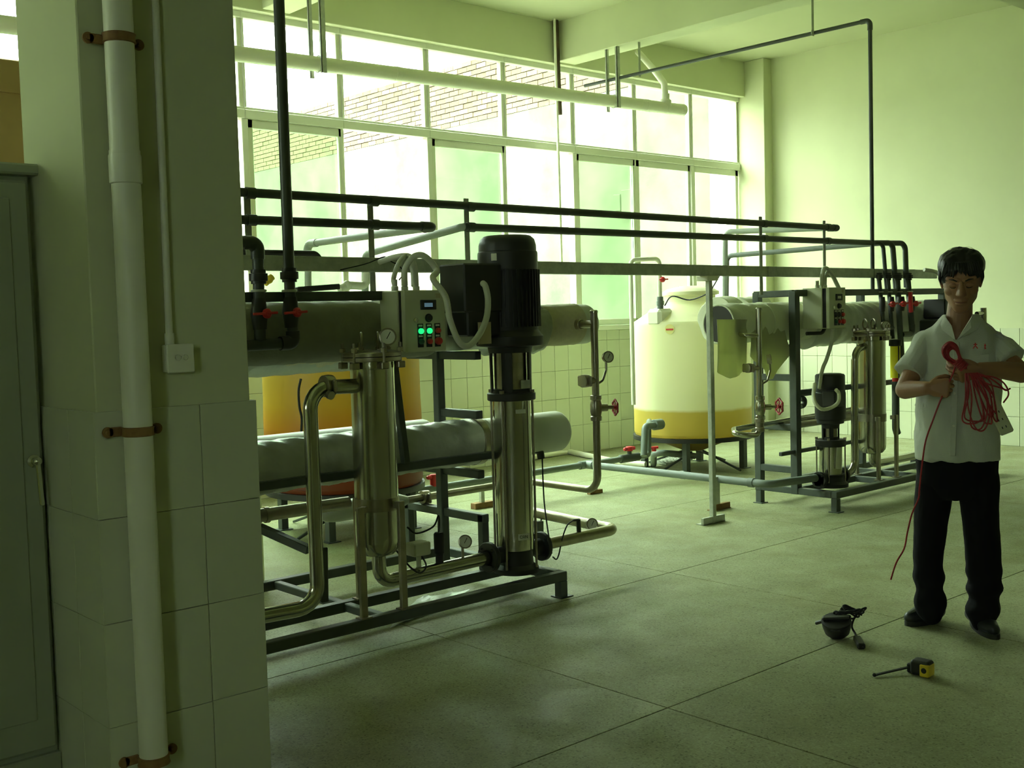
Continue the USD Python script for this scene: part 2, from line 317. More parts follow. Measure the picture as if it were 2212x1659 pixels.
# on the column
dp = thing('drain_pipe', 'white plastic drain pipe running down the column with rusty clamps', 'pipe', (1.345, 3.155, .2))
PX, PY, PR = 1.346, 3.152, .041
obj('pipe', [cyl((PX, PY, .225), (PX, PY, 3.6), PR, 28, .003)], 'pvc_white', dp)
obj('coupling', lathe([(PR, 1.905), (.0455, 1.908), (.0455, 1.985), (.043, 1.99), (.043, 2.0), (PR, 2.0)], 28, (PX, PY, 0)), 'pvc_white', dp)
for z in (.222, 1.195, 2.315):
    s = [lathe([(PR, z-.014), (PR+.006, z-.012), (PR+.0035, z-.006), (PR+.0035, z+.006), (PR+.006, z+.012), (PR, z+.014)], 28, (PX, PY, 0))]
    for sx in (-1, 1): s += [bx(PX+sx*.03, PX+sx*.074, 3.187, 3.194, z-.014, z+.014, .003), cyl((PX+sx*.074, 3.194, z), (PX+sx*.074, 3.187, z), .016, 18), cyl((PX+sx*.076, 3.188, z), (PX+sx*.076, 3.18, z), .006, 10)]
    obj('clamp', s, 'rust', dp)
cd = thing('wiring_conduit', 'thin white wiring conduit leading down the column to the switch', 'conduit', (1.487, 3.2, 1.43))
obj('conduit', [tube([(1.489, 3.202, 3.6), (1.478, 3.202, 1.45)], .0105, n=14)], 'pvc_white', cd)
obj('socket', cyl((1.478, 3.202, 1.437), (1.478, 3.202, 1.475), .014, 14), 'pvc_white', cd)
sw = thing('light_switch', 'white double light switch on the plastered column', 'switch', (1.498, 3.19, 1.40))
obj('back_box', bx(1.456, 1.540, 3.180, 3.213, 1.358, 1.441, .003), 'pvc_white', sw)
obj('plate', bx(1.4545, 1.5415, 3.172, 3.181, 1.3565, 1.4425, .003), 'pvc_white', sw)
for x in (1.488, 1.511): obj('rocker', lathe([(.009, 0), (.009, .003), (.007, .005)], 20, (x, 3.1725, 1.402), (0, -1, 0)), 'pvc_white', sw)

# cabinet standing left of the column
cb = thing('electrical_cabinet', 'tall grey-green metal cabinet with louvres and a lever handle, left of the column', 'cabinet', (.75, 3.9, 0))
obj('body', bx(.30, 1.235, 3.62, 4.15, .0, 1.975, .006), 'cabinet', cb)
obj('top', bx(.27, 1.262, 3.575, 4.18, 1.972, 2.006, .006), 'cabinet', cb)
d = obj('door', bx(.34, 1.222, 3.592, 3.622, .175, 1.955, .008), 'cabinet', cb)
obj('door_panel', [bx(.40, 1.165, 3.586, 3.594, .275, 1.90, .004)], 'cabinet', d)
for k in range(15): obj('louvre', hull([(.50, 3.588, .42+.026*k), (.99, 3.588, .42+.026*k), (.50, 3.588, .436+.026*k), (.99, 3.588, .436+.026*k), (.51, 3.577, .421+.026*k), (.98, 3.577, .421+.026*k)]), 'cabinet', d, smooth=False)
obj('handle', [lathe([(.020, 0), (.020, .006), (.012, .010), (.012, .03)], 20, (1.193, 3.588, 1.09), (0, -1, 0)), bar((1.193, 3.552, 1.10), (1.199, 3.548, .955), .014, .012, (0, -1, 0)), ball((1.193, 3.554, 1.092), .014)], 'chrome', d, label='chrome lever handle')
obj('plinth', [bx(.30, 1.235, 3.60, 4.15, .0, .155, .004)], 'cabinet', cb)

# ------------------------------------------------------------------ overhead pipes
dc = thing('duct_pipe', 'large cream plastic pipe hung across the upper windows', 'pipe', (6.5, 7.7, 3.5))
A, B = v(-2.9, 7.7, 3.375), v(9.35, 7.7, 3.60)
obj('pipe', tube([A, B], .058, n=28), 'pvc_white', dc)
for t in (.70, .955, .98, 1.0): 
    c = A+(B-A)*t; obj('coupling', cyl(c-v(.05, 0, 0), c+v(.012, 0, 0), .0605, 28, .003), 'pvc_white', dc)
q_ = v(9.070,7.700,3.647)
obj('branch', tube([q_, v(9.061,7.700,3.844), v(9.072,7.850,4.014), v(9.339,8.300,4.315)], .034, .06, 18), 'pvc_white', dc)
obj('saddle', lathe([(.064, -.01), (.062, .05), (.045, .065), (.045, .12)], 22, q_+v(0, 0, -.03)), 'pvc_white', dc)
for i, (xa, xb, zb, lab) in enumerate(((v(4.904,7.600,3.460)[0], v(4.886,7.820,3.497)[0], 3.44, 'galvanized strap hanger holding the left end of the cream pipe'), (v(8.291,7.600,3.740)[0], v(8.298,7.820,3.914)[0], 3.51, 'galvanized strap hanger holding the right end of the cream pipe'))):
    h = thing('pipe_hanger', lab, 'hanger', (xa, 7.6, 4.1))
    obj('strap', [bx(xa-.022, xa+.022, 7.625, 7.631, zb, 4.11), bx(xa-.022, xa-.018, 7.625, 7.65, zb, 4.11)], 'galv', h)
    obj('strap', [bx(xb-.016, xb+.016, 7.775, 7.78, zb-.02, 4.11), bx(xb-.016, xb-.013, 7.775, 7.795, zb-.02, 4.11)], 'galv', h)
    obj('collar', ring(v((xa+xb)/2, 7.7, 3.375+((xa+xb)/2+2.9)*.01837), (1, 0, 0), .063, .004), 'galv', h)
tp = thing('overhead_water_pipe', 'thin dark pipe crossing under the ceiling and dropping to the far machine', 'pipe', (8.36, 4.93, 1.6))
obj('pipe', tube([v(8.30, 8.1, 3.8), v(8.37, 4.94, 3.8), v(8.36, 4.93, 1.62)], .0165, .05, 14), 'pvc_dark', tp)
obj('elbow', tube([v(8.368, 5.02, 3.8), v(8.37, 4.94, 3.8), v(8.37, 4.94, 3.72)], .021, .05, 14), 'pvc_dark', tp)
for i, (y, lab) in enumerate(((v(8.364,7.386,3.800)[1], 'galvanized rod hanger of the thin ceiling pipe, nearer the windows'), (v(8.387,5.448,3.800)[1], 'galvanized rod hanger of the thin ceiling pipe, nearer the right wall'))):
    h = thing('rod_hanger', lab, 'hanger', (8.33, y, 4.5))
    obj('rod', bx(8.315, 8.345, y-.002, y+.002, 3.77, 4.5), 'galv', h)
    obj('collar', [ring(v(8.33, y, 3.8), (0, 1, 0), .02, .004)], 'galv', h)
rp = thing('rusty_downpipe', 'rust-stained brown downpipe in the corner between beam and lintel', 'pipe', (8.2, 8.35, 3.2))
obj('pipe', tube([v(8.20, 8.40, 4.52), v(8.22, 8.40, 3.55)], .030, n=18), 'brown', rp)
wp = thing('white_service_pipe', 'thin white pipe running down the windows beside the rusty downpipe', 'pipe', (8.13, 8.36, 1.9))
obj('pipe', tube([v(8.145, 8.36, 4.5), v(8.16, 8.36, 2.0)], .014, n=12), 'pvc_white', wp)

# ------------------------------------------------------------------ the long channel with the pipes it carries
tr = thing('cable_channel', 'long grey steel channel spanning from machine to machine across the windows', 'cable tray', (6, 4.94, 1.75))
def zc(x): return 1.828-.0052*(x-2.68)
obj('channel', [bar(v(1.0, 4.94, zc(1.0)-.038), v(9.40, 4.94, zc(9.4)-.038), .05, .074)], 'galv', tr)
obj('joint_plate', [bx(6.9, 7.0, 4.905, 4.915, zc(7)-.075, zc(7)-.002), bx(8.9, 9.0, 4.905, 4.915, zc(9)-.075, zc(9))], 'galv', tr)
po = thing('channel_post', 'white galvanized post with a flat T foot carrying the channel near the cream tank', 'post', (6.25, 4.94, 0))
obj('post', [bx(6.232, 6.268, 4.925, 4.961, 0, 1.70, .003), bx(6.262, 6.268, 4.925, 4.975, .25, 1.45)], 'galv', po)
obj('foot', [bx(6.13, 6.37, 4.93, 4.955, .0, .05, .002), bx(6.13, 6.37, 4.93, 5.0, 0, .006)], 'galv', po)
obj('cap', bx(6.17, 6.29, 4.89, 4.99, 1.70, 1.735, .004), 'pvc_white', po)
def hanger(x, zt, zb, lab):
    p = thing('pipe_bracket', lab, 'bracket', (x, 4.97, zb), 'brackets on the channel')
    obj('flat_bar', [bx(x-.017, x+.017, 4.972, 4.977, zb, zt), bx(x+.013, x+.017, 4.972, 4.992, zb, zt)], 'galv', p)
    return p
for x, zt, zs, lab in ((2.727, 2.15, (2.127, 1.997), 'flat bar bracket clamping both dark pipes beside the column'), (3.45, 2.15, (2.122, 1.998), 'flat bar bracket clamping both dark pipes above the near control box'),
                      (4.11, 2.17, (2.12, 2.005), 'flat bar bracket just left of the big pump motor'), (6.90, 2.17, (2.116, 2.008), 'flat bar bracket over the cream tank side of the far machine'),
                      (7.73, 2.17, (2.116, 2.009), 'flat bar bracket at the right end of the upper dark pipe')):
    h = hanger(x, zt, 1.60 if x > 3 else 1.83, lab)
    for z in zs: obj('collar', cyl((x-.026, 4.94, z), (x+.026, 4.94, z), .028, 18, .002), 'pvc_dark', h)
R_ = .0225
up = thing('upper_feed_pipe', 'topmost dark grey pipe running along the channel, turning away at its right end', 'pipe', (5.3, 4.94, 2.12))
obj('pipe', tube([v(1.0, 4.94, 2.133), v(7.858, 4.94, 2.115)], R_, n=16), 'pvc_dark', up)
obj('end_elbow', tube([v(7.80, 4.94, 2.115), v(7.875, 4.94, 2.115), v(7.875, 5.03, 2.12)], .027, .05, 16), 'pvc_dark', up)
obj('return_pipe', tube([v(7.875, 5.0, 2.12), v(7.86, 6.03, 2.165), v(7.86, 6.05, 1.5)], R_, .06, 16), 'pvc_light', up)
mp = thing('middle_feed_pipe', 'dark grey pipe bending behind the motor and ending at the far valve group', 'pipe', (6.3, 4.94, 2.0))
obj('pipe', tube([v(4.06, 4.94, 2.005), v(8.49, 4.94, 2.009), v(8.79, 4.88, 2.012), v(8.79, 4.87, 1.64)], R_, .06, 16), 'pvc_dark', mp)
obj('slanting_pipe', tube([v(4.12, 4.94, 2.005), v(4.05, 4.94, 2.005), v(4.05, 5.91, 1.909), v(4.05, 5.93, 1.62)], R_, .05, 16), 'pvc_light', mp)
obj('branch', tube([v(8.49, 4.94, 2.009), v(8.49, 6.5, 1.995), v(8.49, 6.52, 1.45)], R_, .06, 16), 'pvc_grey', mp)
obj('drop', tube([v(8.40, 4.945, 2.009), v(8.622, 4.90, 2.012), v(8.622, 4.87, 1.62)], R_, .05, 16), 'pvc_dark', mp)
obj('drop', tube([v(8.36, 4.95, 2.0), v(8.47, 4.90, 2.016), v(8.476, 4.87, 1.62)], .0165, .05, 14), 'pvc_dark', mp)
lp = thing('lower_feed_pipe', 'short dark grey pipe below the topmost one, capped left of the motor', 'pipe', (2.8, 4.94, 1.99))
obj('pipe', tube([v(1.0, 4.94, 1.995), v(3.83, 4.94, 1.999)], R_, n=16), 'pvc_dark', lp)
obj('end_elbow', tube([v(3.76, 4.94, 1.999), v(3.85, 4.94, 1.999), v(3.85, 5.03, 1.999)], .027, .05, 16), 'pvc_dark', lp)
obj('return_pipe', tube([v(3.85, 5.0, 1.999), v(3.85, 6.26, 1.992), v(3.85, 6.28, 1.62)], R_, .06, 16), 'pvc_light', lp)
obj('elbow', tube([v(3.85, 6.15, 1.992), v(3.85, 6.262, 1.992), v(3.85, 6.275, 1.90)], .026, .06, 16), 'pvc_light', lp)
bp = thing('black_back_pipe', 'short black pipe lying just behind the channel at its left', 'pipe', (2.8, 5.06, 1.84))
obj('pipe', tube([v(1.2, 5.06, 1.852), v(3.16, 5.06, 1.848), v(3.20, 5.06, 1.79)], .016, .04, 14), 'pvc_black', bp)

# pipes on the floor
fp = thing('floor_pipe', 'grey plastic pipe run standing low over the floor between tank and far pump', 'pipe', (6.70, 5.5, 0))
obj('pipe', tube([v(6.70, 6.63, .23), v(6.72, 4.80, .23), v(7.22, 4.72, .23)], .029, .09, 18), 'pvc_grey', fp)
obj('coupling', cyl(v(6.718, 4.98, .23), v(6.72, 4.93, .23), .035, 18, .003), 'pvc_grey', fp)
obj('coupling', cyl(v(6.72, 5.62, .23), v(6.72, 5.58, .23), .033, 18, .003), 'pvc_grey', fp)
obj('tee', [cyl(v(6.62, 6.63, .23), v(6.78, 6.63, .23), .035, 18, .004), cyl(v(6.70, 6.63, .23), v(6.70, 6.54, .23), .035, 18, .004)], 'pvc_grey', fp)
obj('cross_pipe', tube([v(4.6, 6.63, .23), v(7.45, 6.63, .23), v(7.52, 6.66, .23), v(7.54, 6.67, .47), v(7.70, 6.80, .50)], .027, .06, 18), 'pvc_grey', fp)
obj('valve_body', [cyl(v(7.12, 6.63, .23), v(7.36, 6.63, .23), .037, 18, .006), cyl(v(7.24, 6.63, .23), v(7.24, 6.63, .30), .02, 12)], 'pvc_dark', fp)
obj('valve_handle', [bx(7.17, 7.31, 6.615, 6.645, .295, .325, .008), cyl(v(7.24, 6.63, .29), v(7.24, 6.63, .33), .032, 14, .005)], 'red', fp, label='red valve handle')
obj('valve_handle', [bx(5.02, 5.14, 6.615, 6.645, .30, .33, .008), cyl(v(5.08, 6.63, .24), v(5.08, 6.63, .335), .025, 14, .004)], 'red', fp, label='red valve handle')
obj('support_post', [bx(6.655, 6.715, 5.24, 5.26, .04, .25, .002), bx(6.655, 6.66, 5.24, 5.28, .04, .22)], 'galv', fp)
obj('support_foot', [bx(6.62, 6.83, 5.235, 5.265, 0, .045, .002), bx(6.62, 6.83, 5.23, 5.29, 0, .006)], 'rust', fp)
obj('support_post', [bx(6.665, 6.70, 6.50, 6.52, .02, .30, .002)], 'galv', fp)
obj('support_foot', bx(6.60, 6.75, 6.49, 6.53, 0, .03, .002), 'rust', fp)
obj('support_post', bx(5.60, 5.635, 6.70, 6.73, .03, .22, .002), 'galv', fp)
obj('support_foot', bx(5.53, 5.72, 6.69, 6.75, 0, .045, .002), 'rust', fp)
wd = thing('white_floor_conduit', 'white plastic pipe lying on the floor along the tiled window wall', 'pipe', (8, 8.3, 0))
obj('pipe', tube([v(7.658,8.479,0.030), v(8.298,8.560,0.030), v(8.393,8.565,0.030), v(8.052,7.465,0.030), v(8.110,7.217,0.030)], .028, .08, 14), 'pvc_white', wd)

# ------------------------------------------------------------------ machine parts used on both skids
def gauge(parent, pos, nrm, r, stem=None, name='gauge'):
    nrm = unit(nrm)
    g = obj(name, [lathe([(r, 0), (r, r*.62), (r*1.1, r*.66), (r*1.1, r*.86), (r*.92, r*.9), (r*.9, r*.74)], 28, np.array(pos)-nrm*r*.5, nrm)]+([tube(stem, r*.22, r*.8, 10)] if stem else []), 'ss_dull', parent)
    c = np.array(pos)+nrm*r*.27; f = frame(nrm, (0, 0, 1))
    obj('dial', lathe([(r*.9, 0), (r*.9, .001)], 28, c, nrm), 'dial', g)
    obj('needle', bar(c+nrm*.0025-f[:, 0]*r*.25+f[:, 1]*r*.15, c+nrm*.0025+f[:, 0]*r*.6-f[:, 1]*r*.35, r*.09, .001, nrm, 0), 'text', g)
    return g
def handwheel(parent, c, ax, R):
    ax = unit(ax); f = frame(ax, (0, 0, 1)); ms = [lathe([(R*.22, -.012), (R*.22, .012)], 14, c, ax)]; pts = []
    for k in range(60):
        t = k*PI/30; rr = R*(1+.07*math.cos(6*t)); pts.append(c+rr*(f[:, 0]*math.cos(t)+f[:, 1]*math.sin(t)))
    ms.append(tube(pts+[pts[0]], R*.13, n=8))
    for k in range(6):
        t = k*PI/3; d_ = f[:, 0]*math.cos(t)+f[:, 1]*math.sin(t); ms.append(bar(c+d_*R*.15, c+d_*R, R*.2, R*.14, ax))
        ms.append(ball(c+d_*R*1.05, R*.17, 1))
    obj('handwheel', ms, 'redw', parent, label='red spoked handwheel')
def clamp_joint(c, ax, r):
    ax = unit(ax); f = frame(ax); ms = [lathe([(r, -.024), (r+.014, -.022), (r+.016, 0), (r+.014, .022), (r, .024)], 20, c, ax)]
    for s in (-1, 1): ms += [bar(c+f[:, 1]*s*(r+.01)-f[:, 0]*.012, c+f[:, 1]*s*(r+.032)-f[:, 0]*.012, .03, .014, ax), bar(c+f[:, 1]*s*(r+.01)+f[:, 0]*.012, c+f[:, 1]*s*(r+.032)+f[:, 0]*.012, .03, .014, ax), cyl(c+f[:, 1]*s*(r+.022)-f[:, 0]*.03, c+f[:, 1]*s*(r+.022)+f[:, 0]*.03, .006, 8)]
    return ms
def vessel(name, label, y, z, r, x0, x1, parts=(), group=None):
    t = thing(name, label, 'pressure vessel', ((x0+x1)/2, y, z-r), group)
    d_ = r*.55; pr = [(0, 0), (r*.45, d_*.12), (r*.8, d_*.42), (r*.96, d_*.75), (r, d_)]
    L = x1-x0; prof = pr+[(rr, L-h) for rr, h in pr[::-1]]
    obj('shell', lathe(prof, 40, (x0, y, z), (1, 0, 0)), 'vessel', t)
    return t
def wrap_sleeve(y, z, r, x0, x1, amp=.012, seed=1, n=48, freq=7., sag=0.):
    m = lathe([(r*.97, 0)]+[(r, h) for h in np.linspace(.005, x1-x0-.005, max(6, int((x1-x0)/.035)))]+[(r*.97, x1-x0)], n, (x0, y, z), (1, 0, 0))
    V = np.array(m.vertices); d_ = V-[0, y, z]; d_[:, 0] = 0; L = np.linalg.norm(d_, axis=1, keepdims=True); u_ = d_/np.maximum(L, 1e-9)
    k = meshkit.fbm(V*freq, 3, seed)[:, None]-.5; low = np.clip(-u_[:, 2:], 0, 1)
    k2 = np.abs(np.sin(V[:, :1]*23+u_[:, 1:2]*3+5*meshkit.noise(V*4, seed+5)[:, None]))**3
    V = V+u_*np.where(L > r*.5, amp*2*k+amp*.7*k2+sag*low**2*meshkit.noise(V*6, seed+9)[:, None], 0); m.vertices = V; return m
def filter_housing(t, x, y, z0, z1, r, legs, leg_z):
    obj('shell', lathe([(r*.35, z0), (r*.75, z0+.012), (r*.95, z0+.04), (r, z0+.075), (r, z1-.07), (r*1.01, z1-.068), (r*1.01, z1-.05), (r, z1-.048), (r, z1-.03)], 44, (x, y, 0)), 'ss', t)
    obj('band', lathe([(r, leg_z-.03), (r+.003, leg_z-.03), (r+.003, leg_z+.03), (r, leg_z+.03)], 44, (x, y, 0)), 'ss_dull', t)
    obj('lid', lathe([(r*1.3, z1-.032), (r*1.33, z1-.028), (r*1.33, z1-.012), (r*1.2, z1-.010), (r*1.33, z1-.008), (r*1.33, z1+.008), (r*1.28, z1+.012), (r*.9, z1+.02)], 44, (x, y, 0)), 'ss_dull', t)
    for k in range(6):
        a = k*PI/3+.35; c = v(x+r*1.3*math.cos(a), y+r*1.3*math.sin(a), 0)
        obj('swing_bolt', [cyl(c+v(0, 0, z1-.06), c+v(0, 0, z1+.055), r*.07, 10), lathe([(r*.15, z1+.012), (r*.15, z1+.03), (r*.08, z1+.034)], 6, c), bx(c[0]-r*.2, c[0]+r*.2, c[1]-r*.13, c[1]+r*.13, z1-.066, z1-.034, .004)], 'ss_dull', t)
    for a in (0.2, 2.3):
        c = v(x+r*.45*math.cos(a), y+r*.45*math.sin(a), z1+.02); obj('lifting_ring', [ring(c+v(0, 0, r*.42), v(.8, -.5, 0), r*.36, r*.06), cyl(c, c+v(0, 0, r*.14), r*.13, 10)], 'ss_dull', t)
    for lx, ly, lz in legs:
        obj('leg', [bar(v(lx, ly, lz), v(lx, ly, leg_z+.02), .035, .022, (0, 1, 0)), bar(v(lx, ly, leg_z), v(x+(lx-x)*.75, y+(ly-y)*.75, leg_z), .03, .03), bx(lx-.03, lx+.03, ly-.025, ly+.025, lz, lz+.006)], 'ss_dull', t)
def pump(t, x, y, zs, rs, inlet_z, flange_r=.0, ax=(1, 0, 0), half=.19, fk=1.):
    """multistage pump; zs = base, base top, sleeve top, flange top, lantern top, stool top, motor mid, cowl, top"""
    b0, b1, s1, f1, l1, g1, m1, c1, t1 = zs; rb, rsl, rf, rl, rg, rm, rc = rs; p = v(x, y, 0); ax = unit(ax)
    obj('foot', [lathe([(rb*1.15, b0), (rb*1.15, b0+.025), (rb*.9, b0+.045), (rb*.85, b1-.02), (rb*.95, b1)], 36, p)], 'cast', t)
    for s in (-1, 1):
        e = p+ax*half*s+v(0, 0, inlet_z)
        obj('flange', [cyl(p+v(0, 0, inlet_z), e, rb*.42, 22), lathe([(rb*.86*fk, -.014), (rb*.9*fk, -.01), (rb*.9*fk, .01), (rb*.86*fk, .014)], 32, e-ax*s*.014, ax*s)]+[cyl(e-ax*s*.034+frame(ax)@v(rb*.68*fk*math.cos(a), rb*.68*fk*math.sin(a), 0), e+ax*s*.012+frame(ax)@v(rb*.68*fk*math.cos(a), rb*.68*fk*math.sin(a), 0), .008, 6) for a in np.arange(4)*PI/2+.78], 'cast', t)
    sl = obj('sleeve', lathe([(rsl, b1-.005), (rsl, b1+.06), (rsl*.985, b1+.065), (rsl, b1+.07), (rsl, s1)], 48, p), 'ss', t)
    for a in np.arange(4)*PI/2+.42:
        c = p+v(rf*.93*math.cos(a), rf*.93*math.sin(a), 0); obj('tie_rod', [cyl(c+v(0, 0, b0+.03), c+v(0, 0, f1+.012), rsl*.065, 10), cyl(c+v(0, 0, f1), c+v(0, 0, f1+.016), rsl*.13, 6)], 'ss_dull', t)
    obj('top_flange', lathe([(rf*.97, s1), (rf, s1+.004), (rf, f1-.004), (rf*.97, f1)], 40, p), 'cast', t)
    lan = [lathe([(rl*1.1, l1-.03), (rl*1.15, l1)], 32, p), lathe([(rl*1.05, f1), (rl*.98, f1+.02)], 32, p)]
    for a in (-.15, .72, 2.3, 3.6, 5.1):
        for k in range(5):
            t_ = a+k*.1; lan.append(bar(p+v(rl*math.cos(t_), rl*math.sin(t_), f1), p+v(rl*1.02*math.cos(t_), rl*1.02*math.sin(t_), l1-.02), rl*.16, .012, (math.cos(t_), math.sin(t_), 0)))
    obj('lantern', lan, 'cast', t); obj('shaft_guard', lathe([(rl*.84, f1), (rl*.84, l1)], 40, p), 'ss_dull', t)
    obj('motor_flange', lathe([(rl*1.15, l1), (rg*.98, l1+.008), (rg, l1+.02), (rg, g1-.02), (rg*.9, g1), (rm*.9, g1+.02)], 40, p), 'cast', t)
    obj('motor_body', lathe([(rm*.93, g1), (rm*.93, m1)], 48, p), 'cast', t)
    fins = []
    for k in range(44):
        a = k*2*PI/44; fins.append(bar(p+v(rm*.96*math.cos(a), rm*.96*math.sin(a), g1+.03), p+v(rm*.96*math.cos(a), rm*.96*math.sin(a), m1-.01), .006, rm*.13, (math.cos(a), math.sin(a), 0), 0))
    obj('cooling_fins', fins, 'cast', t, smooth=False)
    obj('fan_cowl', lathe([(rc*.99, m1-.01), (rc, m1), (rc, c1-.01), (rc*.985, c1), (rc*.96, c1+.003), (rc*.955, t1-.05), (rc*.9, t1-.02), (rc*.78, t1-.003), (rc*.70, t1)], 48, p), 'black', t)
def control_box(t, x0, x1, yf, yb, z0, z1, seam=.022, lamps=True):
    w = x1-x0; h = z1-z0
    obj('body', bx(x0-.004, x1+.004, yf+.03+seam, yb, z0, z1, .004), 'box', t)
    obj('gasket', bx(x0+.006, x1-.006, yf+.028, yf+.03+seam, z0+.006, z1-.006), 'blackrub', t)
    d_ = obj('door', bx(x0, x1, yf, yf+.03, z0, z1, .004), 'box', t)
    F_ = (0, -1, 0); X = lambda u: x0+u*w; Z = lambda u: z0+u*h
    obj('display', [bx(X(.38), X(.76), yf-.008, yf, Z(.68), Z(.84), .002)], 'black', d_); obj('screen', bx(X(.46), X(.66), yf-.0095, yf-.0075, Z(.725), Z(.79)), 'lcd' if lamps else 'label', d_)
    obj('rotary_switch', [lathe([(.021, 0), (.021, .005), (.016, .008), (.015, .016)], 24, (X(.57), yf, Z(.545)), F_)], 'black', d_)
    obj('door_lock', lathe([(.012, 0), (.012, .005), (.004, .006)], 16, (X(.26), yf, Z(.515)), F_), 'chrome', d_)
    obj('sticker', bx(X(.76), X(.88), yf-.001, yf, Z(.87), Z(.945)), 'label_tan', d_)
    for j, zc_ in enumerate((.335, .165)):
        for i, u in enumerate((.36, .57, .78)):
            c = v(X(u), yf, Z(zc_)); obj('button_plate', [bx(c[0]-.018, c[0]+.018, yf-.003, yf, c[2]-.028, c[2]+.036, .001)], 'black', d_)
            obj('name_strip', bx(c[0]-.012, c[0]+.012, yf-.0038, yf-.0028, c[2]+.022, c[2]+.031), 'label', d_)
            kind = (('green_lamp' if lamps else 'black', 'green_lamp' if lamps else 'black', 'red_btn'), ('green_btn', 'red_btn', 'red_btn'))[j][i]; big = 1.35 if (i, j) == (2, 1) else 1
            obj('push_button' if kind != 'green_lamp' else 'pilot_lamp', lathe([(.014*big, 0), (.014*big, .010*big), (.011*big, .015*big), (.006, .017*big)], 22, c-v(0, .003, 0), F_), kind, d_)
    return d_

# ------------------------------------------------------------------ near machine
F = 'frame_grey'
fr1 = thing('steel_frame', 'dark grey welded steel frame of the near machine', 'frame', (3.0, 4.6, 0))
def sq(p, q, s=.05, up=(0, 0, 1)): return bar(p, q, s, s, up, .004)
obj('front_rail', sq(v(1.6, 4.25, .115), v(4.11, 4.25, .115)), F, fr1)
obj('middle_rail', sq(v(1.6, 4.585, .115), v(4.06, 4.585, .115)), F, fr1)
obj('rear_rail', sq(v(1.6, 5.25, .115), v(4.06, 5.25, .115)), F, fr1)
obj('end_rail', sq(v(4.085, 4.275, .115), v(4.085, 5.25, .115)), F, fr1)
obj('cross_rail', sq(v(2.95, 4.275, .115), v(2.95, 5.23, .115), .04), F, fr1)
for x, y in ((4.085, 4.25), (4.085, 5.25), (2.0, 4.25), (2.0, 5.25)): obj('foot', [bx(x-.025, x+.025, y-.025, y+.025, 0, .09, .003), bx(x-.03, x+.06, y-.03, y+.05, 0, .006)], F, fr1)
for x in (3.83, 2.2): obj('upright', sq(v(x, 4.92, .09), v(x, 4.92, 1.62)), F, fr1)
for x in (3.84, 2.2):
    for z in (.42, .655, .975, 1.292): obj('arm', sq(v(x, 4.585 if z != .42 else 4.56, z), v(x, 5.27 if z < .5 else 4.95 if z == .975 else 5.2, z), .045), F, fr1)
    obj('stub_leg', sq(v(x, 4.585, .14), v(x, 4.585, .44), .045), F, fr1); obj('stub_leg', sq(v(x, 5.25, .14), v(x, 5.25, .44), .045), F, fr1)
obj('vessel_rail', sq(v(1.9, 4.575, .755), v(3.93, 4.575, .755), .04), F, fr1)
obj('top_rail', sq(v(1.8, 4.60, 1.615), v(3.50, 4.60, 1.615), .045), F, fr1)
obj('top_arm', sq(v(3.42, 4.60, 1.615), v(3.42, 4.92, 1.615), .045), F, fr1)
obj('short_post', sq(v(2.714,4.400,0.213), v(2.720,4.400,0.465), .04, (0, 1, 0)), F, fr1)
obj('diagonal_strut', [bar(v(3.259,4.545,1.279), v(3.312,4.545,0.778), .036, .036, (0, 1, 0)), cyl(v(3.222,4.500,1.297), v(3.272,4.570,1.294), .03, 16)], F, fr1)
obj('brace', bar(v(2.678,4.900,0.500), v(2.784,4.620,0.412), .04, .04), F, fr1)

va = vessel('membrane_vessel', 'upper near vessel of the left machine, wrapped in grey film with a bare domed end', 4.75, 1.436, .118, 1.5, 4.87, group='membrane vessels')
obj('grey_wrap', wrap_sleeve(4.75, 1.445, .146, 1.55, 3.62, .006, 3), 'wrap_grey', va, label='grey padded wrap')
obj('loose_film', wrap_sleeve(4.75, 1.44, .124, 4.05, 4.42, .022, 8, freq=11., sag=.05), 'wrap', va, label='crumpled milky film')
obj('end_wrap', wrap_sleeve(4.75, 1.436, .1205, 4.40, 4.72, .004, 5), 'wrap_tan', va)
obj('side_port', [cyl((4.64, 4.64, 1.436), (4.64, 4.60, 1.436), .032, 20, .004), cyl((4.64, 4.62, 1.436), (4.64, 4.5, 1.436), .0215, 18)], 'ss_dull', va)
vb = vessel('membrane_vessel', 'lower near vessel of the left machine, half wrapped in crinkled film with a steel strap', 4.75, .815, .118, 1.5, 4.62, group='membrane vessels')
obj('film_wrap', wrap_sleeve(4.75, .815, .121, 1.55, 3.98, .010, 11), 'wrap', vb, label='crinkled milky plastic film')
obj('strap', lathe([(.128, -.025), (.132, -.022), (.132, .022), (.128, .025)], 40, (3.93, 4.75, .815), (1, 0, 0)), 'ss_dull', vb)
vc = vessel('membrane_vessel', 'upper rear vessel of the left machine, thick white wrap showing below the grey one', 5.09, 1.43, .118, 1.5, 3.9, group='membrane vessels')
obj('foam_wrap', wrap_sleeve(5.09, 1.415, .170, 1.55, 3.45, .006, 21), 'wrap_tan', vc, label='tan foam wrap'); obj('film_hem', wrap_sleeve(5.11, 1.405, .178, 1.6, 3.5, .006, 23), 'wrap', vc, label='white film hanging below the foam')
vd = vessel('membrane_vessel', 'lower rear vessel of the left machine, hidden behind the wrapped one', 5.09, .815, .112, 1.5, 3.9, group='membrane vessels')

